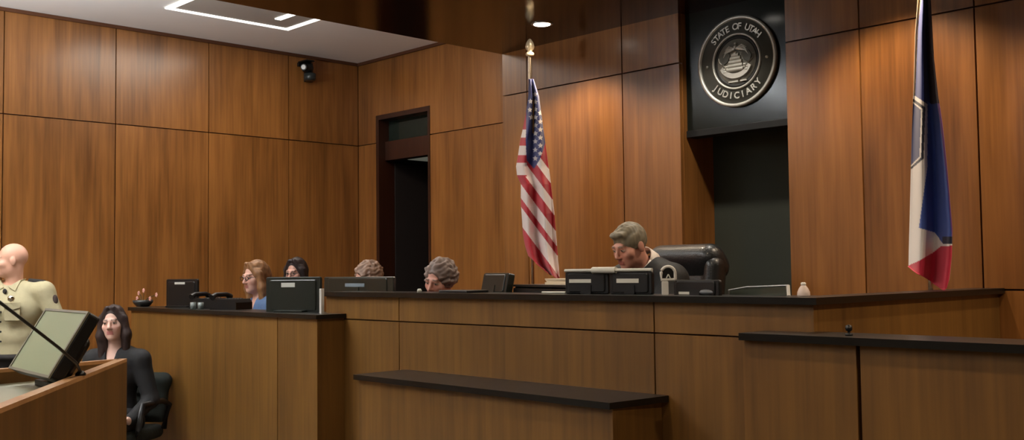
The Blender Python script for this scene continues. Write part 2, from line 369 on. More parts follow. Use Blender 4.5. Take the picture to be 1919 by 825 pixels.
def np_mesh(name, V, Fc, m, parent=None, tint=None):
    me = bpy.data.meshes.new(name); me.vertices.add(len(V)); me.vertices.foreach_set('co', np.asarray(V, np.float32).ravel())
    me.loops.add(Fc.size); me.loops.foreach_set('vertex_index', Fc.ravel().astype(np.int32)); me.polygons.add(len(Fc))
    me.polygons.foreach_set('loop_start', np.arange(0, Fc.size, Fc.shape[1], dtype=np.int32)); me.polygons.foreach_set('use_smooth', np.ones(len(Fc), bool))
    me.update(calc_edges=True); me.materials.append(m)
    if tint is not None:
        a = me.color_attributes.new('tint', 'FLOAT_COLOR', 'POINT'); t = np.ones((len(V), 4), np.float32); t[:, :3] = tint; a.data.foreach_set('color', t.ravel())
    o = bpy.data.objects.new(name, me); C.objects.link(o)
    if parent is not None: adopt(o, parent)
    return o
def smooth(V, Fc, it=2, lam=.5):
    for _ in range(it):
        acc = np.zeros_like(V); cnt = np.zeros(len(V))
        for i in range(4):
            j = (i+1) % 4
            np.add.at(acc, Fc[:, i], V[Fc[:, j]]); np.add.at(acc, Fc[:, j], V[Fc[:, i]]); np.add.at(cnt, Fc[:, i], 1); np.add.at(cnt, Fc[:, j], 1)
        V = V*(1-lam)+lam*acc/np.maximum(cnt, 1)[:, None]
    return V
L3 = lambda c: np.array(lin(c)[:3])
SKIN = attr_mat('skin', .5); HAIRM = attr_mat('hair', .55); CLOTH = {}
def cloth(rgb, rough=.85):
    key = (rgb, rough)
    if key not in CLOTH: CLOTH[key] = mat('fabric', rgb, rough, var=.12, scale=25, bump=.35)
    return CLOTH[key]

SIT = dict(pelvis=(0, 0, .08), waist=(0, 0, .22), chest=(0, .01, .40), neck=(0, .01, .57), head=(0, -.02, .755),
    sh=(.175, .01, .50), el=(.24, -.10, .25), wr=(.13, -.33, .28), hd=(.07, -.42, .29), hip=(.09, 0, .07), kn=(.12, -.44, .09), an=(.12, -.42, -.34), toe=(.13, -.58, -.40))
STAND = dict(pelvis=(0, 0, .96), waist=(0, 0, 1.10), chest=(0, .01, 1.29), neck=(0, .02, 1.47), head=(0, -.01, 1.665),
    sh=(.205, .01, 1.405), el=(.275, .03, 1.13), wr=(.24, -.14, .93), hd=(.22, -.22, .87), hip=(.095, 0, .93), kn=(.11, -.01, .50), an=(.11, .03, .09), toe=(.13, -.14, .03))
def person(label, headpx, Z, base_z, pose, yaw, hyaw=0, hpitch=0, htilt=0, lean=0, skin=(214, 160, 132), hair=None, hairc=(60, 45, 35), outfit=None, h=.005,
           s=1.0, female=False, over=None, legs=True, lips=(160, 85, 78), brow=(90, 65, 50), bulk=1.0, noise=.35):
    J = dict(pose); 
    if over: J.update(over)
    T = atd(headpx[0], headpx[1], Z)                    # where the head's centre is
    Rz = Matrix.Rotation(math.radians(yaw), 4, 'Z'); piv = Vector(J['pelvis'])
    Ln = Matrix.Translation(piv) @ Matrix.Rotation(math.radians(lean), 4, 'X') @ Matrix.Translation(-piv)
    upper = {'waist', 'chest', 'neck', 'head', 'sh', 'el'}
    def loc(k, sx=1, raw=None):
        p = Vector(J[k] if raw is None else raw)
        if k+('_r' if sx < 0 else '_l') in J and raw is None: p = Vector(J[k+('_r' if sx < 0 else '_l')])
        elif sx < 0: p.x = -p.x
        if k in upper: p = Ln @ p
        return p
    hl = loc('head'); sc = s
    org = Vector((0, 0, 0)); rel = Rz @ (hl*sc); org = T-rel
    M = Matrix.Translation(org) @ Rz @ Matrix.Scale(sc, 4)
    W = lambda k, sx=1: M @ loc(k, sx)
    Hm = Matrix.Translation(T) @ Rz @ Matrix.Rotation(math.radians(hyaw), 4, 'Z') @ Matrix.Rotation(math.radians(hpitch), 4, 'X') @ Matrix.Rotation(math.radians(htilt), 4, 'Y')
    HM = np.array(Hm); hp = lambda *q: np.array(Hm @ Vector(q))
    Rb = np.array(M @ Matrix.Scale(1/sc, 4)); Rb3 = np.array((Matrix.Translation(org) @ Rz))
    root = thing('person', label, 'person', (org.x, org.y, base_z))
    keys = [W('pelvis'), W('chest'), W('neck')]+[W(k, x) for k in ('sh', 'el', 'wr', 'hd', 'hip')+(('kn', 'an', 'toe') if legs else ()) for x in (1, -1)]
    P = np.array([tuple(q) for q in keys]+[hp(0, 0, .14), hp(.1, .1, 0), hp(-.1, -.12, 0)]); lo = P.min(0)-.14; hi = P.max(0)+.14
    fw = .92 if female else 1.0
    B = SDF(lo, hi, h)
    tor = [(J['pelvis'], (.155, .105, .11)), (J['waist'], (.13*(.88 if female else 1)*bulk, .095*bulk, .12)), (J['chest'], (.165*fw*bulk, .115*bulk, .15)), ((0, .015, (J['chest'][2]+J['neck'][2])/2+.02), (.15*fw, .08, .085))]
    def torso(S, e, k=.05):
        for i, (c, r) in enumerate(tor):
            cc = Vector(c) if i == 0 else Ln @ Vector(c)
            Mx = Matrix.Translation(org) @ Rz; S.ell(np.array(Mx @ Matrix.Translation(cc*sc) @ (Matrix.Rotation(math.radians(lean if i else 0), 4, 'X'))), (0, 0, 0), np.array(r)*sc+e, k)
    def arms(S, e, to_wrist=1.0, k=.025):
        for x in (1, -1):
            a, b, c = W('sh', x), W('el', x), W('wr', x); S.cap(a, b, (.056*fw+e), (.043*fw+e), k); c2 = b+(c-b)*to_wrist; S.cap(b, c2, .041*fw+e, .029*fw+e*1.1, k)
            nb = W('neck'); S.cap(nb+(a-nb)*.35-Vector((0, 0, .015)), a, .045+e, .05*fw+e, .04)
    def legsf(S, e, k=.03):
        for x in (1, -1):
            S.cap(W('hip', x), W('kn', x), .085+e, .058+e, k)
            S.cap(W('kn', x), W('an', x), .056+e, .04+e, k)
    torso(B, 0); arms(B, 0)
    if legs:
        legsf(B, 0)
        for x in (1, -1): B.cap(W('an', x), W('toe', x), .036, .028, .02)
    B.cap(W('neck')-Vector((0, 0, .03)), hp(0, .022, -.05), .062*fw, .054*fw, .03)
    # hands
    for x in (1, -1):
        w_, hd = W('wr', x), W('hd', x); d = (hd-w_).normalized(); upv = Vector((0, 0, 1)); 
        if abs(d.z) > .8: upv = (Rz @ Vector((0, -1, 0)))
        sd = d.cross(upv).normalized(); nn = sd.cross(d).normalized(); pc = w_+d*.045
        B.cap(w_, pc-sd*.012, .024, .022, .012); B.cap(w_, pc+sd*.014, .024, .021, .012); B.cap(pc-sd*.022+d*.02, pc+sd*.022+d*.02, .014, .014, .01)
        for i, (o, ln) in enumerate(((-.029, .052), (-.010, .064), (.010, .068), (.029, .058))):
            k0 = pc+d*.035+sd*o; k1 = k0+d*ln*.5-nn*.004; k2 = k1+d*ln*.42-nn*.016; B.cap(k0, k1, .0095, .0088, .004); B.cap(k1, k2, .0088, .0075, .004)
        ts = sd*(.026 if x > 0 else .026); inner = -1 if (Rz @ Vector((x, 0, 0))).dot(sd) > 0 else 1
        t0 = pc-d*.02+sd*.02*inner; t1 = t0+d*.03+sd*.026*inner; B.cap(t0, t1, .013, .011, .008); B.cap(t1, t1+d*.028+sd*.006*inner, .0105, .009, .004)
    # head
    B.ell(HM, (0, .018, .032), (.076*fw, .097, .092), .02); B.ell(HM, (0, -.03, -.045), (.058*fw, .063, .078), .03); B.ell(HM, (0, -.068, -.094), (.024, .021, .018), .022)
    B.ell(HM, (0, .0, -.055), (.055*fw, .06, .05), .03)
    for x in (1, -1):
        B.ell(HM, (.044*x*fw, -.055, -.022), (.022, .026, .024), .02); B.ell(HM, (.031*x, -.104, .006), (.0155, .019, .0125), .012, 'sub')
        B.ell(HM, (.031*x, -.0785, .004), (.0135, .0125, .0105), .003); B.ell(HM, (.078*x*fw, .012, -.006), (.009, .021, .033), .006)
        B.ell(HM, (.0125*x, -.099, -.034), (.008, .010, .007), .006)
    B.cap(hp(-.034, -.083, .024), hp(.034, -.083, .024), .011, .011, .014); B.cap(hp(0, -.088, .014), hp(0, -.111, -.027), .0075, .0115, .010)
    B.cap(hp(-.017, -.088, -.057), hp(.017, -.088, -.057), .0065, .0065, .006); B.cap(hp(-.015, -.087, -.069), hp(.015, -.087, -.069), .0072, .0072, .006)
    B.ell(HM, (0, -.104, -.063), (.022, .008, .0022), .002, 'sub')
    V, Fc = B.mesh(); V = smooth(V, Fc, 1, .35)
    Q = (V-HM[:3, 3])@HM[:3, :3]; t = np.tile(L3(skin), (len(V), 1))
    face = Q[:, 1] < -.05
    def blend(mask, col, a=1): t[mask] = t[mask]*(1-a)+L3(col)*a
    ax = np.abs(Q[:, 0])
    blend(face & (ax < .05) & (ax > .008) & (np.abs(Q[:, 2]+.03) < .022), (205, 120, 105), .25)
    blend(face & (ax < .022) & (np.abs(Q[:, 2]+.063) < .012) & (Q[:, 1] < -.08), lips, .8)
    blend(face & (ax < .048) & (ax > .012) & (np.abs(Q[:, 2]-.027-.05*(.03-ax)*(-1)) < .0055), brow, .85)
    er = ((ax-.031)/.014)**2+((Q[:, 2]-.004)/.0062)**2; blend(face & (er < 1), (205, 185, 172), 1); blend(face & (er < 1.5) & (Q[:, 2] > .009), (70, 45, 38), .8)
    blend(face & (((ax-.031)/.006)**2+((Q[:, 2]-.004)/.0065)**2 < 1), (45, 35, 30), 1)
    np_mesh('body', V, Fc, SKIN, root, t)
    if legs:
        for x in (1, -1):
            a_, t_ = W('an', x), W('toe', x); MB().tube([a_+Vector((0, 0, .03)), a_-Vector((0, 0, .02)), (a_+t_)/2-Vector((0, 0, .005)), t_, t_+(t_-a_).normalized()*.03], [.046, .052, .05, .042, .02], 12).build('shoe', BLACKP, root)
    # hair
    if hair:
        hh = h; S = SDF(np.array(HM[:3, 3])-.36, np.array(HM[:3, 3])+.22, hh)
        S.ell(HM, (0, .018 if hair == 'short' else .022, .036 if hair == 'short' else .04), (.079*fw+.004, .099, .096), .02)
        if hair == 'short':
            S.ell(HM, (0, -.072, .088), (.048, .024, .017), .03)
            S.ell(HM, (0, -.12, -.045), (.095, .075, .105), .012, 'sub'); S.boxx(HM, (0, -.04, -.13), (.2, .085, .115), .01, .01, 'sub'); S.boxx(HM, (0, .1, -.17), (.2, .2, .11), .01, .01, 'sub')
        elif hair == 'curly':
            S.ell(HM, (0, .03, .03), (.1, .108, .1), .02); S.ell(HM, (0, -.125, -.022), (.07, .085, .1), .012, 'sub'); S.boxx(HM, (0, .0, -.2), (.2, .2, .12), .01, .02, 'sub')
        else:
            ln = {'long': .26, 'bob': .17, 'shoulder': .21}[hair]
            for x in (1, -1):
                S.cap(hp(.02*x, -.06, .112), hp(.076*x, -.03, .03), .016, .018, .02)
                a = hp(.074*x, -.02, .03); b = hp(.085*x, -.01, -.08); c = hp(.075*x, .0, -.08)+np.array((0, 0, -(ln-.08))); S.cap(a, b, .028, .032, .03); S.cap(b, c, .032, .026, .03)
            S.cap(hp(0, .06, .0), hp(0, .075, -.05)+np.array((0, 0, -(ln-.07))), .07, .062, .04); 
            S.ell(HM, (0, -.118, -.012), (.064, .082, .098), .010, 'sub'); S.ell(HM, (0, -.10, -.20), (.06, .12, .11), .02, 'sub')
        V, Fc = S.mesh(); V = smooth(V, Fc, 2, .5); Q = (V-HM[:3, 3])@HM[:3, :3]
        rg = np.random.RandomState(7); st_ = np.zeros(len(V))
        for q_ in range(14):
            w_ = rg.normal(size=3); w_ /= np.linalg.norm(w_); w_ = w_*np.array((1, 1, .25 if hair != 'curly' else 1))*(rg.uniform(110, 420) if hair != 'curly' else rg.uniform(90, 260))
            st_ += .38*np.sin(Q@w_+rg.uniform(0, 6.3)+1.5*np.sin(Q@(w_[[1, 2, 0]]*.3)))
        dr = V-HM[:3, 3]; dr /= np.linalg.norm(dr, axis=1)[:, None]; V = V+dr*(st_*.0011)[:, None]*(4.5 if hair == 'curly' else 1)
        t = np.tile(L3(hairc), (len(V), 1))*(1+noise*np.clip(st_, -1.5, 1.5)*.5)[:, None]; np_mesh('hair', V, Fc, HAIRM, root, np.clip(t, 0, 1))
    ctx = dict(root=root, W=W, hp=hp, HM=HM, Hm=Hm, org=org, Rz=Rz, Ln=Ln, sc=sc, torso=torso, arms=arms, legs=legsf, lo=lo, hi=hi, h=h, M=M, J=J)
    if outfit: outfit(ctx)
    return ctx
def garment(ctx, name, m, fn, cuts=(), h=None):
    S = SDF(ctx['lo'], ctx['hi'], h or ctx['h']*1.2); fn(S)
    for c in cuts: c(S)
    V, Fc = S.mesh(); V = smooth(V, Fc, 2, .4)
    return np_mesh(name, V, Fc, m, ctx['root'])
def lpt(ctx, x, y, z, upper=True):
    p = Vector((x, y, z)); p = ctx['Ln'] @ p if upper else p; return ctx['M'] @ p
def neckcut(ctx, r=.078, v=.0):
    def f(S):
        a = ctx['W']('neck'); hp = ctx['hp']; top = Vector(hp(0, .0, -.02)); S.cap(a+(top-a)*.12, top, r, r+.02, .012, 'sub')
        if v: 
            p = lpt(ctx, 0, -.15, ctx['J']['chest'][2]+.07); S.cap(a+(top-a)*.15, p, r*.9, .012, .015, 'sub')
    return f

# ------------------------------------------------------------------ people
def deputy_outfit(c):
    tan = cloth((176, 166, 132)); dark = cloth((34, 30, 28)); W = c['W']; J = c['J']
    def f(S): c['torso'](S, .014); c['arms'](S, .014, .93)
    below = lambda S: S.boxx(np.array(Matrix.Translation(c['org']) @ c['Rz']), (0, 0, J['pelvis'][2]*c['sc']-.17), (.5, .5, .15), .01, .01, 'sub')
    sh = garment(c, 'shirt', tan, f, [neckcut(c, .066), below])
    def g(S): c['torso'](S, .012); c['legs'](S, .018)
    garment(c, 'trousers', dark, g, [lambda S: S.boxx(np.array(Matrix.Translation(c['org']) @ c['Rz']), (0, 0, J['pelvis'][2]*c['sc']+.30), (.5, .5, .30), .01, .01, 'sub')])
    MM = Matrix.Translation(c['org']) @ c['Rz']; z0 = J['pelvis'][2]*c['sc']
    mb = MB(); ring = [MM @ Vector((.172*math.cos(t), .124*math.sin(t), z0-.005)) for t in [2*PI*i/32 for i in range(33)]]; mb.tube(ring, .022, 8); mb.build('belt', dark, c['root'])
    # collar
    nb = W('neck'); mb = MB()
    for x in (1, -1):
        a = lpt(c, .018*x, -.083, J['neck'][2]-.015); b = lpt(c, .075*x, -.03, J['neck'][2]+.035); d = lpt(c, .07*x, .05, J['neck'][2]+.045); e = lpt(c, .07*x, -.088, J['neck'][2]-.045)
        mb.raw([a, b, d, e], [(0, 1, 3), (1, 2, 3)])
    o = mb.build('collar', tan, c['root']); q = o.modifiers.new('s', 'SOLIDIFY'); q.thickness = .006
    mb = MB(); mb.ball(lpt(c, 0, -.098, J['neck'][2]-.045), (.03, .012, .02), 8); mb.build('undershirt', dark, c['root'])
    for x in (1, -1):
        a = W('sh', x)+Vector((0, 0, .058)); b = W('neck')+(W('sh', x)-W('neck'))*.5+Vector((0, 0, .056)); MB().tube([a, b], [.026, .016], 8).build('epaulette', dark, c['root'])
    for x in (1, -1):                                    # breast pockets with flaps
        Mx = c['M'] @ c['Ln'] @ Matrix.Translation((.085*x, -.146, J['chest'][2]+.0)) @ Matrix.Rotation(math.radians(24*x), 4, 'Z')
        pk = MB().rbox((-.052, -.008, -.075), (.052, .012, .045), .012, Mx).build('pocket', tan, c['root'])
        MB().prism([(-.055, .055), (.055, .055), (.055, .022), (0, .004), (-.055, .022)], -.016, -.006, Mx).build('pocket_flap', tan, pk)
    for i in range(5): MB().ball(lpt(c, 0, -.150+.002*i, J['chest'][2]+.06-.07*i), .007, 6).build('button', dark, c['root'])
    Mx = c['M'] @ c['Ln'] @ Matrix.Translation((.085, -.162, J['chest'][2]+.085)) @ Matrix.Rotation(math.radians(24), 4, 'Z') @ Matrix.Rotation(PI/2, 4, 'X')
    MB().lathe([(0, .012), (.02, .01), (.026, 0)], Mx, 7).build('badge', CHROME, c['root'])
    d = (W('el', 1)-W('sh', 1)).normalized(); sd = (c['Rz'] @ Vector((1, -.3, 0))).normalized(); p = W('sh', 1)+d*.07+sd*.062
    MB().ball(p, (.022, .022, .04), 8).build('shoulder_patch', cloth((60, 46, 40)), c['root'])
deputy = person('bald person in a tan uniform shirt standing at the left edge, facing left', (21, 489), 7.45, 0, STAND, 42, hyaw=-60, hpitch=4, skin=(226, 172, 146), outfit=deputy_outfit, bulk=1.22, brow=(170, 130, 105), over=dict(head=(0, -.02, 1.645), neck=(0, .02, 1.47), sh=(.235, .01, 1.42), el=(.36, .02, 1.14), wr=(.33, -.16, .98), hd=(.30, -.24, .93)), legs=True)

def jacket(color, inner, v=.5, cut=.93, rough=.8, e=.018, inner_rough=.7):
    def o(c):
        W = c['W']
        def f(S): c['torso'](S, e); c['arms'](S, e*.9, cut)
        garment(c, 'jacket', cloth(color, rough), f, [neckcut(c, .062, v)])
        def g(S): c['torso'](S, .004)
        garment(c, 'blouse', cloth(inner, inner_rough), g, [neckcut(c, .055, 1)])
        if c['J'].get('trousers', 1) and c['J'] is not None:
            def q(S): c['legs'](S, .016)
            garment(c, 'trousers', cloth((24, 23, 25)), q)
    return o
def office_chair(label, at, z0, yaw, w=.5, top=.5, mt=LEATHER, group=None):
    t = thing('office_chair', label, 'chair', (at.x, at.y, z0), group); M = Matrix.Translation((at.x, at.y, z0)) @ Matrix.Rotation(math.radians(yaw), 4, 'Z')
    def part(name, fn, lo, hi):
        S = SDF(lo, hi, .012); fn(S); V, Fc = S.mesh(); V = smooth(V, Fc, 2); V = (V@np.array(M)[:3, :3].T)+np.array(M)[:3, 3]; return np_mesh(name, V, Fc, mt, t)
    I4 = np.eye(4); h = w/2
    part('seat', lambda S: (S.boxx(I4, (0, 0, .43), (h, .25, .05), .045), S.cap((-h+.05, -.23, .44), (h-.05, -.23, .44), .045, .045, .02)), (-h-.05, -.33, .33), (h+.05, .3, .53))
    def bk(S):
        T = np.array(Matrix.Translation((0, .27, .48)) @ Matrix.Rotation(math.radians(-8), 4, 'X'))
        S.boxx(T, (0, 0, top*.5), (h-.01, .045, top*.5), .04, .02)
        for i in range(3): S.ell(T, (0, -.035, top*(.18+.28*i)), (h*.8, .04, top*.13), .02)
        a = T@np.array((-h+.05, -.0, top, 1)); b = T@np.array((h-.05, -.0, top, 1)); S.cap(a[:3], b[:3], .062, .062, .03)
    part('backrest', bk, (-h-.08, .1, .4), (h+.08, .6, .56+top+.1))
    for x in (1, -1): MB().tube([M @ Vector(q) for q in ((x*(h+.01), .2, .45), (x*(h+.05), .2, .62), (x*(h+.05), .1, .66), (x*(h+.05), -.18, .66), (x*(h+.03), -.2, .5), (x*(h-.02), -.15, .42))], .022, 8).build('armrest', BLACKP, t)
    MB().tube([M @ Vector((0, 0, .09)), M @ Vector((0, 0, .39))], .03).build('gas_lift', BLACKP, t)
    for i in range(5):
        a = 2*PI*i/5; MB().tube([M @ Vector((0, 0, .1)), M @ Vector((.3*math.cos(a), .3*math.sin(a), .07))], [.028, .018], 8).ball(M @ Vector((.3*math.cos(a), .3*math.sin(a), .03)), .03, 8).build('leg', BLACKP, t)
    return t
def clipper(S_, c): pass
w1 = person('person with long dark brown hair in a black jacket seated facing the camera', (213, 607), 7.2, 0, SIT, 38, hyaw=12, hpitch=-2, htilt=-4, lean=4, skin=(232, 190, 172), hair='long', hairc=(46, 30, 26), female=True,
    outfit=jacket((20, 19, 21), (215, 195, 188), v=.75), over=dict(el=(.25, .0, .22), wr=(.2, -.2, .1), hd=(.18, -.28, .12)), lips=(170, 80, 80))
office_chair('dark office chair under the seated person in the black jacket', Vector((w1['org'].x, w1['org'].y, 0)), 0, 38, w=.46, top=.3, mt=cloth((38, 44, 40)))

def judge_outfit(c):
    W = c['W']
    def f(S): c['torso'](S, .035); c['arms'](S, .035, .9); 
    def cc(S):
        for x in (1, -1): S.cap(W('el', x), W('el', x)+(W('wr', x)-W('el', x))*.8-Vector((0, 0, .03)), .06, .085, .03)
        c['legs'](S, .04)
    garment(c, 'robe', cloth((15, 15, 17), .7), lambda S: (f(S), cc(S)), [neckcut(c, .066, .4)])
    nb = W('neck'); hp = c['hp']; mid = nb+(Vector(hp(0, .02, -.05))-nb)*.46
    ring = []
    axd = (Vector(hp(0, .022, -.05))-nb).normalized(); b1 = (c['Rz'] @ Vector((1, 0, 0))); b2 = axd.cross(b1).normalized()
    ro = [mid+b1*.080*math.cos(t)+b2*.088*math.sin(t)+axd*(.012*math.sin(t)+.0) for t in [2*PI*i/24 for i in range(25)]]
    vs = []; 
    for q in ro: vs += [q-axd*.055+(q-mid)*.22, q+axd*.012]
    mb = MB(); mb.raw(vs, [(2*i, 2*i+2, 2*i+3, 2*i+1) for i in range(24)], True); o = mb.build('shirt_collar', cloth((232, 222, 212)), c['root']); q = o.modifiers.new('s', 'SOLIDIFY'); q.thickness = .006
JZ = 5.62
judge = person('person in a black robe with short grey hair looking down behind the bench', (1180, 462), JZ, ZJ, SIT, -4, hyaw=-4, hpitch=20, lean=14, skin=(205, 148, 130), hair='short', hairc=(126, 118, 100), outfit=judge_outfit,
    over=dict(head=(0, -.085, .70), neck=(0, .0, .565), sh=(.165, .0, .495), el=(.25, -.22, .24), wr=(.14, -.46, .27), hd=(.08, -.54, .27)), brow=(120, 95, 80), h=.0045, s=1.05)
w2 = person("person with glasses and light brown hair in a blue denim jacket at the clerk's station", (479, 520), 7.9, ZK, SIT, -2, hyaw=8, hpitch=6, lean=8, skin=(226, 178, 158), hair='shoulder', hairc=(132, 92, 58), female=True,
    outfit=jacket((78, 102, 138), (70, 40, 44), v=.35), legs=True, h=.0055, s=.9)
def glasses(c):
    hp = c['hp']; g = MB()
    for x in (1, -1):
        g.tube([hp(.031*x+.019*math.cos(t), -.104, .003+.015*math.sin(t)) for t in [2*PI*i/16 for i in range(17)]], .0022, 6); g.tube([hp(.05*x, -.104, .006), hp(.076*x, -.06, .008), hp(.078*x, .01, .006)], .002, 6)
    g.tube([hp(-.012, -.106, .006), hp(.012, -.106, .006)], .002, 6); o = g.build('eyeglasses', BLACKP, c['root'])
glasses(w2)
w3 = person('person with dark hair and glasses behind the wide monitor, only the upper face showing', (555, 512), 8.7, ZK, SIT, 0, hyaw=26, hpitch=6, lean=8, skin=(208, 160, 142), hair='bob', hairc=(40, 28, 26), female=True,
    outfit=jacket((50, 44, 50), (120, 90, 96)), h=.006, s=.92)
glasses(w3)
w4 = person('person with fluffy grey-brown hair, only the crown showing over a monitor at the bench end', (688, 522), 8.0, ZK, SIT, -8, hyaw=0, hpitch=16, lean=10, skin=(200, 150, 130), hair='curly', hairc=(128, 102, 86), female=True,
    outfit=jacket((70, 66, 62), (120, 110, 100)), h=.006, s=.98)
w5 = person('person with curly grey hair and pink top bent low behind the bench', (823, 526), 6.35, ZJ, SIT, 0, hyaw=16, hpitch=14, htilt=8, lean=22, skin=(206, 150, 132), hair='curly', hairc=(118, 100, 92), female=True,
    outfit=jacket((150, 92, 84), (150, 92, 84)), h=.006, s=.86)
def chair_for(c, z0, label, **k): return office_chair(label, Vector((c['org'].x, c['org'].y, 0)), z0, k.pop('yaw', 0), **k)
# the judge's chair, swivelled
jc = Vector((judge['org'].x, judge['org'].y, 0))

# ------------------------------------------------------------------ equipment
def frame_of(pl, pr, yb, Zl, Zr):
    a = atd(pl, yb, Zl); b = atd(pr, yb, Zr); return a, b
def monitor(label, pl, pr, yt, yb, Zl, Zr, stand_z, tilt=0, group=None, back=GREYP, strip=None, facing='away', th=.045, name='monitor', strips=(), neck=True):
    a, b = atd(pl, yb, Zl), atd(pr, yb, Zr); b.z = a.z; x = (b-a); w = x.length; x.normalize(); y = Vector((-x.y, x.x, 0)); hgt = atd((pl+pr)/2, yt, (Zl+Zr)/2).z-atd((pl+pr)/2, yb, (Zl+Zr)/2).z
    R = Matrix((x, y, Vector((0, 0, 1)))).transposed().to_4x4(); M = Matrix.Translation(a) @ R @ Matrix.Rotation(math.radians(tilt), 4, 'X')
    root = thing(name, label, 'monitor', Vector(((a.x+b.x)/2+y.x*.03, (a.y+b.y)/2+y.y*.03, stand_z)), group)
    MB().rbox((0, 0, 0), (w, th*.5, hgt), min(.012, hgt*.2), M).rbox((w*.08, -.006, hgt*.08), (w*.92, .002, hgt*.92), .012, M).build('housing', back, root)
    MB().box((.012, th*.5, .014), (w-.012, th*.5+.003, hgt-.012), M).build('screen', SCREEN_OFF, root)
    for (u0, u1, z0, z1, mt) in strips: MB().box((w*u0, -.0085, hgt*z0), (w*u1, -.0055, hgt*z1), M).build('label_or_sheen_strip', mt, root)
    if neck:
        zz = stand_z; cx = (a+b)/2
        if M.translation.z-zz > .03:
            MB().box((w*.5-.03, -.01, -(a.z-zz)), (w*.5+.03, .015, hgt*.4), M).build('stand_neck', back, root)
        Mb = Matrix.Translation((0, 0, zz-a.z)) @ Matrix.Translation(a) @ R
        MB().rbox((w*.5-.11, -.06, 0), (w*.5+.11, .10, .012), .005, Mb).build('stand_base', back, root)
    return root, M, w, hgt
SHEEN = mat('glossy_grey_trim', (205, 205, 196), .3); BLUEGREY = mat('blue_grey_trim', (120, 132, 140), .35)
WT = HB-.215; WTs = HW-.17
monitor("wide dark grey monitor seen from behind at the clerk's station, nearest the bench", 498, 601, 519, 587, 6.78, 6.62, TW, strips=((.3, .55, .72, .84, SHEEN),), back=GREYP)  # its pale strip paints the glossy light band near the housing top
monitor('dark monitor behind the left end of the bench ledge, blue-grey label on its back', 607, 737, 518, 550, 6.95, 6.35, WT, strips=((.34, .62, .42, .62, BLUEGREY),), back=GREYP)
monitor("small square black monitor with a pale sticker at the clerk's station", 311, 370, 523, 581, 8.0, 7.85, TW, strips=((.3, .62, .83, .9, SHEEN),), back=BLACKP)
monitor("left one of the two joined black monitors in front of the judge", 1059, 1141, 509, 551, 5.15, 5.0, WT, strips=((.12, .62, .5, .66, SHEEN),), back=BLACKP, group='monitors in front of the judge')
monitor("right one of the two joined black monitors in front of the judge", 1142, 1222, 508, 552, 4.99, 4.82, WT, strips=((.2, .72, .5, .68, SHEEN),), back=BLACKP, group='monitors in front of the judge')
tb = thing('bezel_highlight', 'pale bar drawing the bezel highlight across the tops of the two joined monitors', 'highlight', atd(1140, 508, 5.0)); 
a, b = atd(1059, 509, 5.15), atd(1222, 507, 4.82); b.z = a.z = a.z+.004; MB().tube([a, b], .009, 6).build('bar', SHEEN, tb); m_ = (a+b)/2  # highlight on the monitors' top bezels, built as a pale bar
MB().tube([a+(b-a)*.33, a+(b-a)*.6], .016, 8).build('highlight_core', SHEEN, tb)  # brighter middle of the same bezel highlight
monitor('dark angled monitor on the bench right of the bent curly-haired person', 900, 946, 510, 550, 6.0, 5.72, WT, tilt=-12, back=GREYP, th=.09)
monitor('low black monitor with a silver strip in front of the leather chair', 1262, 1348, 524, 556, 4.72, 4.5, WT, strips=((.15, .6, .14, .3, SHEEN),), back=BLACKP)
BV = VB+.12
def ledge(px, v=BV, z=TB): p = atv(px, 550, v); return Vector((p.x, p.y, z))
# clock like arch
p = ledge(1247, VB+.1); ck = thing('desk_clock', 'small white arched frame with dark centre on a white post by the robe', 'clock', p)
K = Matrix.Translation(p) @ Matrix.Rotation(AZ*.9, 4, 'Z')
MB().rbox((-.016, -.012, 0), (.014, .012, .062), .004, K).build('post', WHITEP, ck)
sc_ = 1.0; z0 = .064; r_ = .037
arc = [(.014+(r_-.006)*math.cos(t), z0+.034+(r_-.006)*math.sin(t)) for t in [PI*i/14 for i in range(15)]]
path = [(.014+r_-.006, z0+.006)]+arc+[(.014-r_+.006, z0+.006), (.014+r_-.006, z0+.006)]
MB().tube([K @ Vector((x, 0, z)) for x, z in path], .0075, 8).build('arched_frame', WHITEP, ck)
MB().prism([(.014+(r_-.01)*math.cos(t), z0+.034+(r_-.01)*math.sin(t)) for t in [PI*i/12 for i in range(13)]]+[(.014-r_+.01, z0+.008), (.014+r_-.01, z0+.008)], -.003, .006, K).build('dark_face', BLACKP, ck)
MB().tube([K @ Vector((.014, -.006, z0+.03)), K @ Vector((.005, -.006, z0+.012))], .003, 6).tube([K @ Vector((.014, -.006, z0+.03)), K @ Vector((.023, -.006, z0+.012))], .003, 6).build('hand', SHEEN, ck)
# mouse
p = ledge(1329, VB+.14); ms = tag(MB().ball(p+Vector((0, 0, .014)), (.05, .03, .014), 10).build('computer_mouse', mat('grey_mouse', (112, 116, 122), .4)), 'small grey computer mouse on the bench ledge by the low black monitor', 'mouse')
# silver stand
q = [ledge(1366, VB+.24)+Vector((0, 0, .008)), ledge(1366, VB+.24)+Vector((0, 0, .02)), ledge(1400, VB+.2)+Vector((0, 0, .036)), ledge(1477, VB+.16)+Vector((0, 0, .044)), ledge(1478, VB+.14)+Vector((0, 0, .0))]
sr = thing('document_stand', 'thin silver frame stand on the bench ledge right of the leather chair', 'stand', ledge(1430, VB+.2))
MB().tube(q[1:4], .0035, 8).build('rail', SILVER, sr); MB().tube([q[3], q[4]], .0075, 8).build('post', WHITEP, sr); MB().tube([q[0]-Vector((0, 0, .008)), q[1]], .004, 8).build('foot', SILVER, sr)
a, b = ledge(1366, VB+.26), ledge(1474, VB+.2); MB().hexa([a, b, b+Vector((0, .01, 0)), a+Vector((0, .01, 0)), a+Vector((0, 0, .016)), b+Vector((0, 0, .038)), b+Vector((0, .01, .038)), a+Vector((0, .01, .016))]).build('plate', mat('clear_grey_plate', (70, 76, 68), .15), sr)
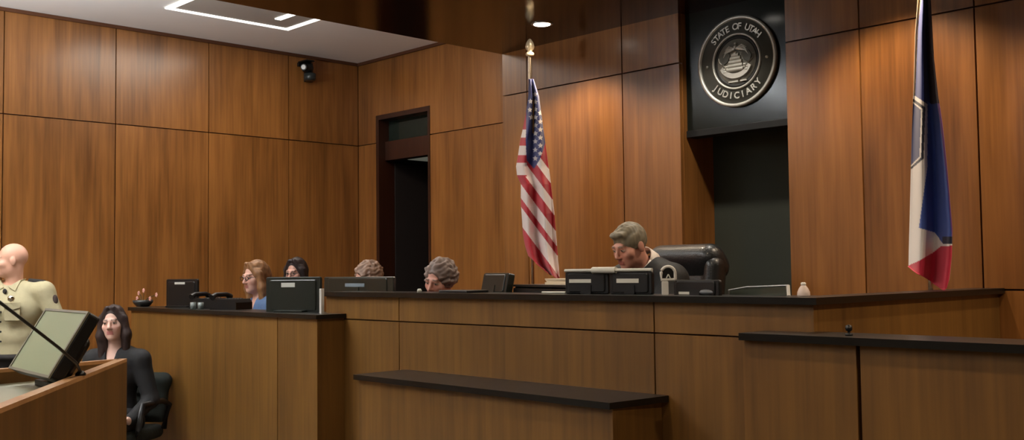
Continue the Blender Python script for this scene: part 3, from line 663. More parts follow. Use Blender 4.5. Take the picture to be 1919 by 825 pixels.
# bottle
p = ledge(1506, VB+.12); bo = thing('bottle', 'small white sanitizer bottle on the bench ledge near its corner', 'bottle', p); K = Matrix.Translation(p)
k_ = 4.15/1925
MB().lathe([(0, 0), (.024, 0), (.026, .004), (.025, .018), (.018, .034), (.011, .043), (.009, .046)], K, 24).build('bottle_body', mat('white_bottle', (225, 205, 195), .35), bo)
MB().lathe([(.010, .044), (.0105, .055), (.006, .058), (0, .058)], K, 16).build('cap', mat('white_cap', (245, 240, 232), .4), bo)
# binder and papers
a, b = atd(962, 540, 5.75), atd(1060, 540, 5.25); x = (b-a); x.z = 0; w = x.length; x.normalize(); y = Vector((-x.y, x.x, 0)); R = Matrix((x, y, Vector((0, 0, 1)))).transposed().to_4x4()
a.z = WT; hb = atd(1010, 534, 5.5).z-WT; K = Matrix.Translation(a) @ R
pt = thing('paper_tray', 'long black paper tray on the bench left of the joined monitors', 'tray', a+x*w/2)
mb = MB()
for i in range(3): mb.box((0, 0, hb*(i/3)), (w, .24, hb*(i/3)+.01), K)
mb.box((0, 0, .01), (w, .012, hb-.02), K).box((0, .012, .01), (.01, .24, hb), K).box((w-.01, .012, .01), (w, .24, hb), K).box((0, .228, .01), (w, .24, hb), K).box((0, 0, hb-.012), (w, .24, hb), K); mb.build('tray_body', BLACKP, pt)
K2 = Matrix.Translation(a+x*w*.56+Vector((0, 0, hb+.001))) @ R
pz = thing('paper_stack', 'cream stack of papers on the black tray beneath the striped flag', 'papers', a+x*w*.75+Vector((0, 0, hb)))
mb = MB()
for i in range(5): mb.box((random.uniform(0, .006), .02+random.uniform(0, .01), i*.0065), (w*.44-random.uniform(0, .01), .2, i*.0065+.006), K2)
mb.build('sheets', PAPER, pz)
a2, b2 = ledge(1016, VB+.1), ledge(1060, VB+.12); o = MB().tube([a2+Vector((0, 0, .006)), b2+Vector((0, 0, .006))], .006, 8).build('pen', SHEEN); tag(o, 'slim pale grey pen lying on the bench ledge left of the joined monitors', 'pen')
p = ledge(786, VB+.1); o = MB().lathe([(0, 0), (.014, 0), (.014, .012), (.008, .02), (0, .021)], Matrix.Translation(p), 14).build('desk_button', SHEEN); tag(o, 'tiny grey button on the bench ledge left of the curly-haired person', 'button')
o = MB().box((0, 0, 0), (.24, .16, .014), Matrix.Translation(ledge(822, VB+.06))).build('notebook', BLACKP, None, .003); tag(o, 'thin black notebook lying on the ledge before the bent person', 'notebook')
# clerk station items
def wl(px, v=WV+.12, z=TW): p = atv(px, 575, v); return Vector((p.x, p.y, z))
fl = thing('flower_bowl', "dark bowl with small pink blossoms on thin stems at the station's left end", 'flowers', wl(268)); p = wl(268); K = Matrix.Translation(p)
MB().lathe([(0, 0), (.05, 0), (.075, .03), (.08, .05), (.07, .05), (.06, .03), (0, .02)], K, 20).build('bowl', mat('grey_glaze', (60, 60, 58), .3), fl)
for (px, py) in ((261, 550), (270, 545), (282, 560), (294, 553), (258, 560)):
    e = atv(px, py, WV+.12); s0 = p+Vector(((e.x-p.x)*.2, 0, .045)); MB().tube([s0, (s0+e)/2+Vector((0, 0, .012)), e], .0025, 6).build('stem', mat('stem', (70, 60, 34), .7), fl)
    mb = MB()
    for k in range(5):
        t = 2*PI*k/5; mb.ball(e+Vector((.011*math.cos(t), -.004, .011*math.sin(t))), (.009, .005, .009), 6)
    mb.ball(e, .006, 6); mb.build('blossom', mat('pink_petals', (206, 150, 138), .7), fl)
for i, (px, lab) in enumerate(((362, 'small clear glass on the ledge under the square black monitor'), (376, 'small clear glass on the ledge beside the black desk telephone'))):
    t = MB().lathe([(0, .002), (.018, .002), (.02, .05), (.022, .05), (.02, 0), (0, 0)], Matrix.Translation(wl(px, WV+.04+.02*i)), 20).build('drinking_glass', mat('glass', (170, 180, 178), .1, alpha=.5)); tag(t, lab, 'glass', 'glasses on the station ledge')
def telephone(px, v, label, z=TW, w=.24):
    p = wl(px, v, z); K = Matrix.Translation(p) @ Matrix.Rotation(math.radians(20), 4, 'Z'); t = thing('telephone', label, 'telephone', p)
    MB().prism([(-w/2, 0), (w/2, 0), (w/2, .05), (w/2-.02, .075), (-w/2+.02, .075), (-w/2, .05)], -.08, .09, K).build('phone_body', BLACKP, t)
    MB().tube([K @ Vector(q) for q in ((-w/2+.03, -.09, .085), (-w/2+.03, -.05, .105), (-w/2+.03, .06, .105), (-w/2+.03, .1, .085))], [.024, .017, .017, .024], 10).build('handset', BLACKP, t)
    mb = MB(); 
    for i in range(3):
        for j in range(4): mb.box((.0+i*.025, -.05+j*.028, .075), (.018+i*.025, -.032+j*.028, .08), K)
    mb.build('key', mat('phone_keys', (70, 70, 70), .5), t); return t
telephone(392, WV+.2, "black desk telephone next to the square monitor at the clerk's station")
telephone(432, WV+.18, 'black desk telephone nearest the person in the denim jacket')
a = wl(603, WV+.1); o = MB().box((-.011, -.011, 0), (.011, .011, .155), Matrix.Translation(a)).build('upright_folder', WHITEP, None, .002); tag(o, 'narrow white folder standing upright right of the wide grey monitor', 'folder')
# little microphone on the witness desk
p = atv(1591, 628, RV+.08); p.z = HR+.028; mc = thing('microphone', 'stubby black microphone standing on the right-hand desk ledge', 'microphone', p); K = Matrix.Translation(p)
MB().lathe([(0, 0), (.014, 0), (.014, .006), (.005, .008), (.005, .016)], K, 14).build('base', BLACKP, mc); MB().lathe([(.004, .014), (.011, .018), (.013, .026), (.011, .036), (0, .04)], K, 14).build('capsule', BLACKP, mc)

# ------------------------------------------------------------------ executive chair
ec = atd(1212, 560, 6.0)
def exec_chair():
    t = thing('executive_chair', 'large black leather high-back chair behind the person in the robe', 'chair', (ec.x, ec.y, ZJ)); M = Matrix.Translation((ec.x, ec.y, ZJ)) @ Matrix.Rotation(math.radians(-8), 4, 'Z')
    def part(name, fn, lo, hi, parent=t):
        S = SDF(lo, hi, .009); fn(S); V, Fc = S.mesh(); V = smooth(V, Fc, 2); V = (V@np.array(M)[:3, :3].T)+np.array(M)[:3, 3]; return np_mesh(name, V, Fc, LEATHER, parent)
    I4 = np.eye(4); top = atd(1290, 462, 6.4).z-ZJ
    part('seat', lambda S: (S.boxx(I4, (0, -.02, .44), (.27, .26, .06), .05), S.cap((-.2, -.27, .45), (.2, -.27, .45), .05, .05, .02)), (-.34, -.38, .3), (.34, .3, .56))
    T = np.array(Matrix.Translation((0, .25, .5)) @ Matrix.Rotation(math.radians(-7), 4, 'X')); H = top-.5
    def bk(S):
        S.boxx(T, (0, .02, H*.47), (.285, .055, H*.47), .05, .02)
        for x in (1, -1): S.cap((T@np.array((.235*x, -.02, .05, 1)))[:3], (T@np.array((.245*x, -.02, H-.12, 1)))[:3], .05, .055, .02)
        for i in range(2): S.ell(T, (0, -.04, H*(.2+.3*i)), (.2, .05, H*.15), .02)
    part('backrest', bk, (-.36, .05, .4), (.36, .6, top+.15))
    def hr(S):
        for x0, x1, r0, r1 in ((-.2, .2, .082, .082),): S.cap((T@np.array((x0, -.005, H-.07, 1)))[:3], (T@np.array((x1, -.005, H-.07, 1)))[:3], r0, r1, .02)
        S.cap((T@np.array((-.2, .03, H-.12, 1)))[:3], (T@np.array((.2, .03, H-.12, 1)))[:3], .09, .09, .03)
    part('headrest', hr, (-.36, .05, .4+H-.3), (.36, .6, top+.2))
    for x in (1, -1): part('armrest', lambda S: (S.cap((x*.31, -.18, .66), (x*.31, .16, .66), .035, .035), S.cap((x*.31, -.15, .64), (x*.29, -.12, .42), .028, .028, .03), S.cap((x*.31, .14, .64), (x*.29, .14, .42), .028, .028, .03)), (x*.31-.1, -.3, .3), (x*.31+.1, .3, .75))
    MB().tube([M @ Vector((0, 0, .1)), M @ Vector((0, 0, .4))], .032).build('gas_lift', SILVER, t)
    for i in range(5):
        a = 2*PI*i/5; MB().tube([M @ Vector((0, 0, .11)), M @ Vector((.32*math.cos(a), .32*math.sin(a), .075))], [.03, .02], 8).ball(M @ Vector((.32*math.cos(a), .32*math.sin(a), .03)), .03, 8).build('leg', BLACKP, t)
exec_chair()
chair_for(w2, ZK, "office chair under the person in the denim jacket", w=.44, top=.2, mt=cloth((30, 30, 32)))
chair_for(w3, ZK, "office chair under the dark-haired person behind the wide monitor", w=.44, top=.2, mt=cloth((30, 30, 32)))
chair_for(w4, ZK, "office chair under the person whose crown shows at the bench end", w=.44, top=.2, mt=cloth((30, 30, 32)))
chair_for(w5, ZJ, "office chair under the curly-haired person bent behind the bench", w=.44, top=.2, mt=cloth((30, 30, 32)))

# ------------------------------------------------------------------ flags
def interp(tab, y):
    for (y0, a), (y1, b) in zip(tab, tab[1:]):
        if y <= y1: return a+(b-a)*max(0, (y-y0))/(y1-y0)
    return tab[-1][1]
def inpoly(x, y, P):
    c = False; j = len(P)-1
    for i in range(len(P)):
        if (P[i][1] > y) != (P[j][1] > y) and x < (P[j][0]-P[i][0])*(y-P[i][1])/(P[j][1]-P[i][1])+P[i][0]: c = not c
        j = i
    return c
FLAGM = attr_mat('flag_cloth', .75, .3)
def drape(name, parent, left, right, y0, y1, v, folds, colour, nx=64, ny=300, bottom=None):
    V = []; T = []; 
    for j in range(ny+1):
        y = y0+(y1-y0)*j/ny
        for i in range(nx+1):
            s = i/nx; xl, xr = interp(left, y), interp(right, y); x = xl+(xr-xl)*s; yy = y
            if bottom: yy = min(y, interp(bottom, x))
            dv = folds(s, (y-y0)/(y1-y0)); V.append(tuple(atv(x, yy, v+dv))); T.append(lin(colour(x, yy))[:3])
    m = nx+1; Fc = np.array([(j*m+i, (j+1)*m+i, (j+1)*m+i+1, j*m+i+1) for j in range(ny) for i in range(nx)])
    o = np_mesh(name, np.array(V), Fc, FLAGM, parent, np.array(T)); q = o.modifiers.new('thickness', 'SOLIDIFY'); q.thickness = .004
    return o
VPOLE = 5.1
def flag_pole(px, label, ztop, extra=None, spear=True):
    b = atv(px, 450, VPOLE); p = Vector((b.x, VPOLE, ZJ)); t = thing('flag', label, 'flag', p); K = Matrix.Translation(p)
    MB().lathe([(0, 0), (.15, 0), (.155, .02), (.13, .04), (.05, .07), (.03, .1), (0, .1)], K, 32).build('base', CHROME, t)
    MB().tube([p+Vector((0, 0, .06)), Vector((p.x, p.y, ztop-.11))], .0125, 14).build('pole', mat('pole_metal', (205, 185, 160), .25, 1), t)
    K = Matrix.Translation((p.x, p.y, ztop-.12)); MB().lathe([(.0125, 0), (.026, .006), (.032, .018), (.026, .03), (.014, .038), (.026, .05), (.034, .07), (.026, .1), (.01, .125), (0, .13)], K, 20).build('finial', mat('gilt', (235, 215, 180), .25, .35), t)
    return t, p
us, pp = flag_pole(997.5, 'red and white striped flag with stars, draped on a tall pole', atv(997, 74, VPOLE).z)
usL = [(148, 991), (180, 990), (215, 985), (245, 979), (262, 975), (290, 971), (312, 967), (330, 969), (345, 976), (380, 976), (410, 978), (440, 980), (462, 984), (480, 990), (500, 1001), (515, 1016), (522, 1026)]
usR = [(148, 1000), (180, 1010), (240, 1018), (290, 1025), (330, 1030), (400, 1038), (450, 1042), (490, 1045), (522, 1048)]
stars = [(1003, y) for y in (177, 191, 205, 220, 235, 250, 265, 281, 297)]+[(1012.5, y) for y in (212, 228, 243, 258, 273, 288)]+[(994, 190), (993, 206), (996, 220)]
def star(x, y, cx, cy, r):
    dx, dy = (x-cx)/.95, y-cy; a = math.atan2(dx, -dy) % (2*PI/5); a = min(a, 2*PI/5-a); rr = math.hypot(dx, dy)
    ri = r*.5; x1, y1 = r, 0; x2, y2 = ri*math.cos(PI/5), ri*math.sin(PI/5); px, py = rr*math.cos(a), rr*math.sin(a)
    return (x2-x1)*(py-y1)-(y2-y1)*(px-x1) > 0
def uscol(x, y):
    RED, WH, BL = (186, 24, 46), (252, 240, 236), (40, 50, 116)
    canL = interp([(148, 980), (200, 986), (240, 986), (262, 985), (300, 987), (316, 1000)], y); canR = interp([(148, 1020), (240, 1030), (285, 1017), (300, 1011), (316, 1001)], y)
    if y < 316 and canL < x < canR:
        for (sx, sy) in stars:
            if abs(sx-x) < 5.5 and abs(sy-y) < 5.5 and star(x, y, sx, sy, 5.4): return (235, 230, 228)
        return BL
    if x <= 987 and y < 331:
        return WH if (243 < y < 258 or 273 < y < 291 or 305 < y < 328) else RED
    c = y-1.35*(x-1010)
    return WH if (292 < c < 314 or 340 < c < 365 or 391 < c < 417 or 433 < c < 468) else RED
drape('flag_cloth', us, usL, usR, 148, 522, VPOLE-.03, lambda s, t: (.012+.05*t)*math.sin(s*2*PI*1.9+2.2*t+1.2)*(.6+s*.6)-.02, uscol, 72, 420,
      bottom=[(967, 470), (990, 480), (1010, 498), (1030, 514), (1045, 522), (1060, 518)])
MB().tube([atv(996, 150, VPOLE-.03), atv(1000, 200, VPOLE-.045), atv(999, 250, VPOLE-.03)], .004, 6).build('hanging_cord', mat('gold_cord', (150, 110, 50), .6), us)
ut, pq = flag_pole(1741, 'blue, white and red flag draped on a tall pole at the right', E+1.64)
utL = [(-90, 1723), (0, 1721), (60, 1716), (150, 1713), (190, 1711), (240, 1709), (310, 1707), (400, 1705), (470, 1703), (545, 1702)]
utR = [(-90, 1738), (0, 1743), (110, 1749), (180, 1757), (230, 1765), (300, 1773), (360, 1779), (430, 1785), (480, 1784), (510, 1781), (545, 1777)]
NAVY, SLATE, CREAM, RED2 = (42, 58, 134), (66, 72, 118), (252, 244, 238), (206, 34, 66)
def utcol(x, y):
    if y > 425 or True:
        if inpoly(x, y, [(1700, 499), (1722, 489), (1748, 474), (1763, 462), (1790, 460), (1790, 560), (1700, 560)]): return RED2
    flap = [(1738, 190), (1745, 195), (1800, 190), (1800, 456), (1768, 458), (1752, 436), (1722, 427), (1730, 370), (1738, 312)]
    if inpoly(x, y, flap):
        if y > 444 and x > 1766: return (30, 30, 58)
        return (66, 92, 176) if x < interp([(200, 1757), (250, 1764), (350, 1776), (450, 1784)], y) else (110, 60, 130)
    if x > interp([(0, 1731), (110, 1737), (200, 1743)], y) and y < 200: return (42, 14, 34)
    if x < interp([(0, 1727), (40, 1721), (150, 1716), (178, 1714)], y) and y < 180: return (216, 190, 150)
    # hexagon outline, white then navy then white
    def path(o): return [(1700, 172+o*1.1), (1712, 178+o*1.1), (1741-o, 197+o*.6), (1738-o, 300-o*.4), (1708, 324-o*1.0), (1700, 330-o)]
    if inpoly(x, y, path(15)+[(1695, 250)]): return SLATE
    if inpoly(x, y, path(12)+[(1695, 250)]): return CREAM
    if inpoly(x, y, path(7)+[(1695, 250)]): return (24, 26, 52)
    if inpoly(x, y, path(0)+[(1695, 250)]): return CREAM
    if y > 300: return CREAM
    return NAVY if x > 1716 else (38, 44, 84)
drape('flag_cloth', ut, utL, utR, -90, 545, VPOLE-.04, lambda s, t: (.01+.045*t)*math.sin(s*2*PI*1.5+1.8*t+.5)-.02, utcol, 72, 460,
      bottom=[(1700, 497), (1712, 507), (1725, 516), (1745, 528), (1768, 543), (1774, 541), (1782, 515), (1790, 500)])

# ------------------------------------------------------------------ court seal
SC = atv(1383, 115.5, VP-.001); SRr = (atv(1383, 30, VP).z-atv(1383, 201, VP).z)/2
STN = mat('seal_metal', (196, 194, 186), .42, .55, var=.1, scale=60); STD = mat('seal_dark', (84, 84, 78), .55); STM = mat('seal_grey', (140, 138, 130), .5, .3, var=.15, scale=90)
seal = thing('seal', 'round silver court seal mounted on the black panel above the bench', 'seal', SC)
K = Matrix.Translation(SC) @ Matrix.Rotation(PI/2, 4, 'X') @ Matrix.Scale(SRr, 4)      # local x right, y up, z towards the room
def ring(r0, r1, h0, h1): return [(r0, 0), (r0, h1), ((r0+r1)/2, h1+.01), (r1, h1), (r1, 0)]
MB().lathe([(0, 0), (.99, 0), (.99, .05), (0, .05)], K, 72).build('disc', STD, seal)
MB().lathe(ring(.925, 1.0, 0, .085), K, 72).build('outer_rim', STN, seal)
MB().lathe(ring(.575, .62, 0, .08), K, 64).build('inner_rim', STN, seal)
MB().lathe([(.492, .05), (.492, .056), (.572, .056), (.572, .05)], K, 64).build('dark_band', mat('seal_black', (20, 20, 18), .6), seal)
MB().lathe([(0, .05), (.49, .05), (.49, .06), (0, .075)], K, 64).build('emblem_ground', STM, seal)
def letters(word, rad, a0, a1, size, flip):
    obs = []
    for i, ch in enumerate(word):
        if ch == ' ': continue
        a = math.radians(a0+(a1-a0)*(i/(len(word)-1))); cu = bpy.data.curves.new('letter', 'FONT'); cu.body = ch; cu.size = size; cu.extrude = .012; cu.align_x = 'CENTER'; cu.align_y = 'CENTER'; cu.offset = .004
        ob = bpy.data.objects.new('tmp', cu); C.objects.link(ob); bpy.context.view_layer.update(); me = bpy.data.meshes.new_from_object(ob.evaluated_get(bpy.context.evaluated_depsgraph_get()))
        C.objects.unlink(ob); bpy.data.objects.remove(ob)
        rot = a-PI/2 if not flip else a+PI/2
        T = K @ Matrix.Translation((rad*math.cos(a), rad*math.sin(a), .065)) @ Matrix.Rotation(rot, 4, 'Z'); obs.append((me, T))
    mb = MB()
    for me, T in obs: mb.raw([T @ v.co for v in me.vertices], [tuple(p.vertices) for p in me.polygons])
    return mb
letters('STATE OF UTAH', .755, 138, 42, .2, False).build('lettering', STN, seal, fix=False)
letters('JUDICIARY', .755, 224, 316, .2, True).build('lettering', STN, seal, fix=False)
for x in (1, -1): MB().ball(K @ Vector((.76*x, -.02, .06)), .035*SRr, 6).build('rosette', STN, seal)
def relief(poly, z0, z1): n = len(poly); return [K @ Vector((x, y, z)) for z in (z0, z1) for x, y in poly], [tuple(reversed(range(n))), tuple(range(n, 2*n))]+[(i, (i+1) % n, (i+1) % n+n, i+n) for i in range(n)]
mb = MB()                                                # beehive
prof = [(.03, .16), (.09, .13), (.13, .06), (.165, -.02), (.185, -.1), (.2, -.18)]
for r, y in prof: mb.tube([K @ Vector((-r, y, .085)), K @ Vector((r, y, .085))], .048*SRr, 10)
mb.build('beehive', STN, seal)
for x in (1, -1):
    MB().raw(*relief([(.14*x, .14), (.2*x, .22), (.33*x, .2), (.4*x, .08), (.34*x, -.06), (.26*x, -.02), (.2*x, .02)], .06, .095)).build('draped_flag', STD, seal)
    mb = MB()
    for k in range(4): mb.tube([K @ Vector((.02*x, .27, .09)), K @ Vector((x*(.16+.03*k), .34-.045*k, .09)), K @ Vector((x*(.27+.02*k), .27-.06*k, .085))], [.03*SRr, .022*SRr, .008*SRr], 6)
    mb.build('wing', STN, seal)
    mb = MB()
    for k in range(6): mb.ball(K @ Vector((x*(.22+.035*(k % 3)), -.1-.055*(k//2), .085)), (.035*SRr,)*3, 6)
    mb.build('foliage', STN, seal)
    MB().tube([K @ Vector((.1*x, -.22, .08)), K @ Vector((.42*x, .3-.28, .08)), K @ Vector((.44*x, .12, .08))], .014*SRr, 6).build('staff', STN, seal)
MB().ball(K @ Vector((0, .3, .09)), .05*SRr, 8).ball(K @ Vector((0, .385, .09)), .032*SRr, 8).build('eagle', STN, seal)
bp_ = [(.42*math.cos(t), -.02+.36*math.sin(t)) for t in [math.radians(200+14*i) for i in range(11)]]; bi = [(.34*math.cos(t), .0+.27*math.sin(t)) for t in [math.radians(340-14*i) for i in range(11)]]
mb = MB(); o_ = [K @ Vector((x, y, .09)) for x, y in bp_]; i_ = [K @ Vector((x, y, .09)) for x, y in reversed(bi)]
mb.raw(o_+i_, [(k, k+1, 12+k, 11+k) for k in range(10)]); b_ = mb.build('banner', STN, seal); q = b_.modifiers.new('s', 'SOLIDIFY'); q.thickness = .006
MB().box((-.2, -.455, .06), (.05, -.425, .085), K).box((.1, -.455, .06), (.26, -.425, .085), K).build('date_bar', STN, seal)

# ------------------------------------------------------------------ fixtures
def lamp(kind, name, loc, energy, color, **k):
    L = bpy.data.lights.new(name, kind); L.energy = energy; L.color = color
    for a, b in k.items(): setattr(L, a, b)
    o = bpy.data.objects.new(name, L); C.objects.link(o); o.location = loc; return o
WARM = (1, .80, .58); NEU = (1, .92, .80)
LENS = mat('lamp_lens', (255, 246, 232), .4, emit=9); 
DL_U = [-4.91, -3.75, -2.55, -1.30]
for i, u in enumerate(DL_U):
    lab = ['round recessed downlight in the dark soffit, beside the striped flag', 'round recessed downlight in the dark soffit before the seal', 'round recessed downlight in the soffit before the blue flag', 'round recessed downlight in the soffit at the far right'][i]
    t = thing('downlight', lab, 'ceiling light', (u, 5.03, ZF), 'downlights along the bench wall'); K = Matrix.Translation((u, 5.03, ZF))
    MB().lathe([(.060, -.001), (.066, -.006), (.074, -.005), (.078, 0)], K, 32).build('trim_ring', SILVER, t)
    MB().lathe([(0, -.006), (.058, -.006), (.058, 0), (0, 0)], K, 32).build('lens', LENS, t)
    s = lamp('SPOT', 'downlight_beam', (u, 5.03, ZF-.02), (84, 54, 98, 84)[i], WARM if i != 1 else NEU, spot_size=math.radians(122), spot_blend=.55, shadow_soft_size=.05); s.parent = t; s.matrix_parent_inverse = Matrix.Translation(-t.location)
TRIM = mat('troffer_lens', (255, 252, 244), .4, emit=3.0); TGREY = mat('troffer_pan', (176, 172, 165), .6)
def troffer(u0, v0, u1, v1, e, label, visible_rim=True):
    cx_, cy_ = (u0+u1)/2, (v0+v1)/2; t = thing('ceiling_light', label, 'ceiling light', (cx_, cy_, ZC), 'recessed ceiling light panels'); z = ZC-.012; r = .05
    MB().box((u0, v0, z), (u1, v0+r, ZC)).box((u0, v1-r, z), (u1, v1, ZC)).box((u0, v0+r, z), (u0+r, v1-r, ZC)).box((u1-r, v0+r, z), (u1, v1-r, ZC)).build('glowing_rim', TRIM, t)
    MB().box((u0+r, v0+r, ZC-.006), (u1-r, v1-r, ZC)).build('pan', TGREY, t)
    MB().box((u0+.3, v1-.32, ZC-.014), (u1-.3, v1-.26, ZC-.006)).build('lamp_strip', TRIM, t)
    l = lamp('AREA', 'panel_glow', (cx_, cy_, ZC-.03), e, NEU, shape='RECTANGLE', size=abs(u1-u0), size_y=abs(v1-v0)); l.parent = t; l.matrix_parent_inverse = Matrix.Translation(-t.location)
def atzc(px, py): d = ray(px, py); return EYE+d*((ZC-.01-E)/d.z)
A = atzc(540, 57)
troffer(A.x, A.y-1.2, A.x+1.2, A.y, 40, 'recessed ceiling light with glowing rim beside the dark soffit, above the wall camera')
TE = 7
for (x, y, lab) in ((A.x, 1.2, 'nearer'), (A.x, -1.8, 'rear'), (-3.6, -.6, 'central front'), (-.6, -.6, 'right front'), (-3.6, -3.2, 'central rear'), (-.6, -3.2, 'right rear')):  # unseen panels added behind the camera to light the bench front
    troffer(x, y-1.2, x+1.2, y, TE if x > -5 else 14, lab+' added unseen ceiling light panel of the public side of the room')

def pendant(x, y, e, label):  # unseen uplights, added only to brighten the ceiling and upper walls
    t = thing('added_uplight', label, 'ceiling light', (x, y, ZC), 'added unseen uplight pendants'); z = ZC-1.0
    MB().box((x-.08, y-1.0, z-.05), (x+.08, y+1.0, z)).build('housing', WHITEP, t)
    MB().box((x-.07, y-.98, z), (x+.07, y+.98, z+.006)).build('up_lens', TRIM, t)
    for k in (-.8, .8): MB().tube([(x, y+k, z), (x, y+k, ZC)], .004, 6).build('cable', SILVER, t)
    l = lamp('AREA', 'up_glow', (x, y, z+.01), e, (.94, .97, 1), shape='RECTANGLE', size=.14, size_y=1.9); l.rotation_euler = (PI, 0, 0); l.parent = t; l.matrix_parent_inverse = Matrix.Translation(-t.location)
for i, (u, v, e, lab) in enumerate(((-3.1, 2.6, 80, 'beyond the reporter desk'), (-1.8, 1.6, 60, 'between the counsel desk and the bench'), (.3, 2.6, 190, 'over the right-hand desk'), (.5, 4.6, 220, 'over the far end of the right-hand desk'))):  # out-of-view downlights added to brighten the bench front, wing and desks
    t = thing('downlight', 'added unseen soffit downlight '+lab, 'ceiling light', (u, v, ZF), 'added downlights over the well'); K = Matrix.Translation((u, v, ZF))
    MB().lathe([(.060, -.001), (.066, -.006), (.074, -.005), (.078, 0)], K, 32).build('trim_ring', SILVER, t); MB().lathe([(0, -.006), (.058, -.006), (.058, 0), (0, 0)], K, 32).build('lens', LENS, t)
    q = lamp('SPOT', 'downlight_beam', (u, v, ZF-.02), e, WARM if v < 4 else WARM, spot_size=math.radians(140), spot_blend=.6, shadow_soft_size=.06); q.parent = t; q.matrix_parent_inverse = Matrix.Translation(-t.location)
pendant(-6.5, .9, 420, 'added unseen uplight pendant over the front left of the public side')
pendant(-4.4, -2.0, 70, 'added unseen uplight pendant over the middle of the public side')

# wall camera
p = atu(578, 132, UL+.12); wc = thing('wall_camera', 'black swivel camera mounted high on the left wall near the corner', 'camera', (UL, p.y, p.z))
K = Matrix.Translation((UL, p.y, p.z))
MB().box((.0, -.06, .05), (.03, .06, .09), K).box((.0, -.05, .09), (.16, .05, .105), K).box((.0, .02, -.1), (.05, .1, .1), K).build('bracket', BLACKP, wc, .004)
MB().lathe([(0, -.10), (.05, -.10), (.062, -.08), (.062, -.03), (.04, -.02), (0, -.02)], K @ Matrix.Translation((.1, .03, 0)), 24).build('pan_base', mat('gunmetal', (52, 58, 58), .3, .3), wc)
MB().ball(K @ Vector((.1, -.0, .03)), (.062, .062, .058), 12).build('camera_head', BLACKP, wc)
dd = Vector((.5, -.75, -.1)).normalized(); a = K @ Vector((.1, 0, .03)); MB().tube([a+dd*.03, a+dd*.095], [.036, .034], 18).build('lens_barrel', BLACKP, wc); MB().tube([a+dd*.093, a+dd*.099], [.024, .024], 18).build('lens', SILVER, wc)

# ------------------------------------------------------------------ foreground lectern desk
HP_ = -.31
def flat(px, py, h): d = ray(px, py); return EYE+d*(h/d.z)
pf = flat(238, 672, HP_); pn = flat(0, 766, HP_); dirp = (pn-pf).normalized(); pn2 = pf+dirp*3.2
nrm = Vector((-dirp.y, dirp.x, 0))
if nrm.dot(Vector((1, 0, 0))) < 0: nrm = -nrm              # outward, to the right
lec = thing('counsel_desk', "wooden counsel desk with raised side panels, cut by the picture's lower left corner", 'desk', (pf.x, pf.y, 0)); zt = E+HP_
def slab(mb, a, b, w, z0, z1, n_):
    mb.hexa([(a.x, a.y, z0), (b.x, b.y, z0), (b.x+n_.x*w, b.y+n_.y*w, z0), (a.x+n_.x*w, a.y+n_.y*w, z0), (a.x, a.y, z1), (b.x, b.y, z1), (b.x+n_.x*w, b.y+n_.y*w, z1), (a.x+n_.x*w, a.y+n_.y*w, z1)]); return mb
th = .035
slab(MB(), pf, pn2, -th, 0, zt-.012, nrm).build('side_panel', W_BENCH, lec)
slab(MB(), pf, pn2, -th, zt-.012, zt, nrm).build('edge_cap', W_LIGHT, lec)
qf = flat(-40, 694, HP_); pf2 = pf-nrm*th; dq = (qf-pf2); dq.z = 0; fardir = dq.normalized(); qn = Vector((-fardir.y, fardir.x, 0)); 
if qn.dot(dirp) < 0: qn = -qn
slab(MB(), pf2, qf, .03, 0, zt-.012, qn).build('far_panel', W_BENCH, lec); slab(MB(), pf2, qf, .03, zt-.012, zt, qn).build('edge_cap', W_LIGHT, lec)
zs_ = zt-.05
c1 = pf2+qn*.03; c2 = qf+qn*.03; c3 = c2+dirp*2.4; c4 = c1+dirp*2.9
MB().hexa([(q.x, q.y, zs_-.03) for q in (c1, c2, c3, c4)]+[(q.x, q.y, zs_) for q in (c1, c2, c3, c4)]).build('desk_surface', mat('desk_laminate', (150, 146, 120), .4, var=.05, scale=4), lec)
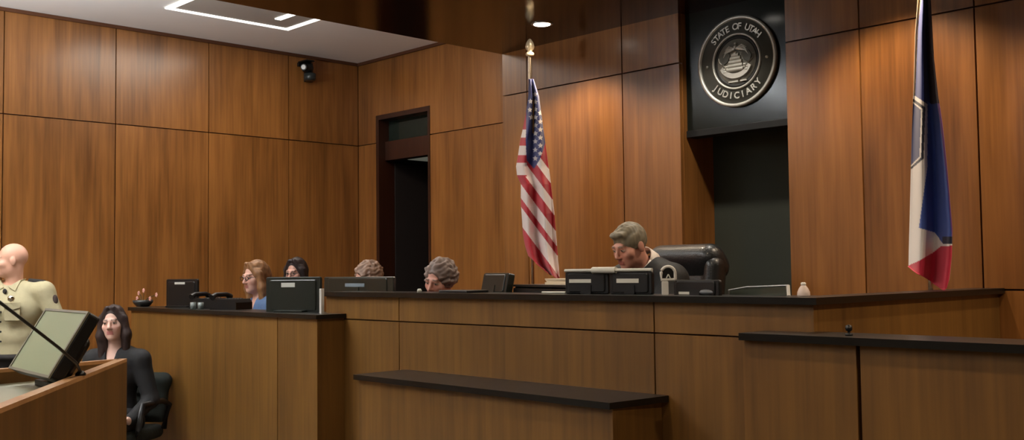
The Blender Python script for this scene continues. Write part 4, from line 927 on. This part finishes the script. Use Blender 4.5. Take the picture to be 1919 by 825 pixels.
# tilted display
Zb = .9
bl = atd(17, 691, 3.44); br = atd(92, 712, 3.09); br.z = bl.z; xx = (br-bl); mw = xx.length; xx.normalize(); yy = Vector((xx.y, -xx.x, 0))
tl = atd(88, 579, 3.51); up = (tl-bl); up = (up-xx*up.dot(xx)); mh = up.length; up.normalize(); nz = xx.cross(up).normalized()
if nz.dot(EYE-bl) < 0: nz = -nz
R = Matrix((xx, -nz, up)).transposed().to_4x4(); K = Matrix.Translation(bl) @ R
dm = thing('display', 'tilted flat display with a pale green screen on the counsel desk', 'monitor', (bl.x+.1, bl.y, zs_))
BEZ = mat('pale_bezel', (120, 118, 104), .4)
MB().rbox((0, .002, 0), (mw, .04, mh), .01, K).build('housing', BLACKP, dm); 
MB().box((0, -.004, 0), (mw, .002, .008), K).box((0, -.004, mh-.008), (mw, .002, mh), K).box((0, -.004, .008), (.012, .002, mh-.008), K).box((mw-.012, -.004, .008), (mw, .002, mh-.008), K).build('bezel', BEZ, dm)
MB().box((.012, -.001, .008), (mw-.012, .001, mh-.008), K).build('screen', mat('lit_screen', (146, 160, 128), .35, emit=.04), dm)
MB().rbox((mw*.2, .04, mh*.1), (mw*.8, .085, mh*.75), .03, K).build('rear_housing', BLACKP, dm)
bc = bl+xx*mw*.5-nz*.09; MB().box((-.14, -.02, 0), (.05, .10, .02), Matrix.Translation((bc.x, bc.y, zs_)) @ Matrix.Rotation(math.atan2(xx.y, xx.x), 4, 'Z')).tube([(bc.x, bc.y, zs_+.01), bl+xx*mw*.5+up*mh*.4-nz*.05], .022).build('stand', BLACKP, dm)
# gooseneck microphone
g0 = flat(151, 704, HP_); g0.z = zt; gk = thing('gooseneck_microphone', 'thin black gooseneck microphone crossing in front of the tilted display', 'microphone', g0)
MB().lathe([(0, 0), (.016, 0), (.016, .006), (.008, .014), (0, .014)], Matrix.Translation(g0), 24).build('base', BLACKP, gk)
MB().tube([g0+Vector((0, 0, .01)), atd(143, 681, 3.12), atd(110, 652, 3.0), atd(60, 613, 2.93), atd(0, 567, 2.86), atd(-30, 545, 2.84)], .0048, 8).build('neck', mat('neck_metal', (34, 34, 30), .35), gk)
MB().tube([atd(-28, 546, 2.84), atd(-60, 522, 2.82)], .012, 10).build('capsule', BLACKP, gk)

# ------------------------------------------------------------------ world and view
wd_ = bpy.data.worlds.new('world'); bpy.context.scene.world = wd_; wd_.use_nodes = True; wd_.node_tree.nodes['Background'].inputs[0].default_value = (.01, .01, .01, 1)
vs_ = bpy.context.scene.view_settings; vs_.view_transform = 'Standard'; vs_.look = 'None'; vs_.gamma = 1; vs_.exposure = 0.0; vs_.use_curve_mapping = False
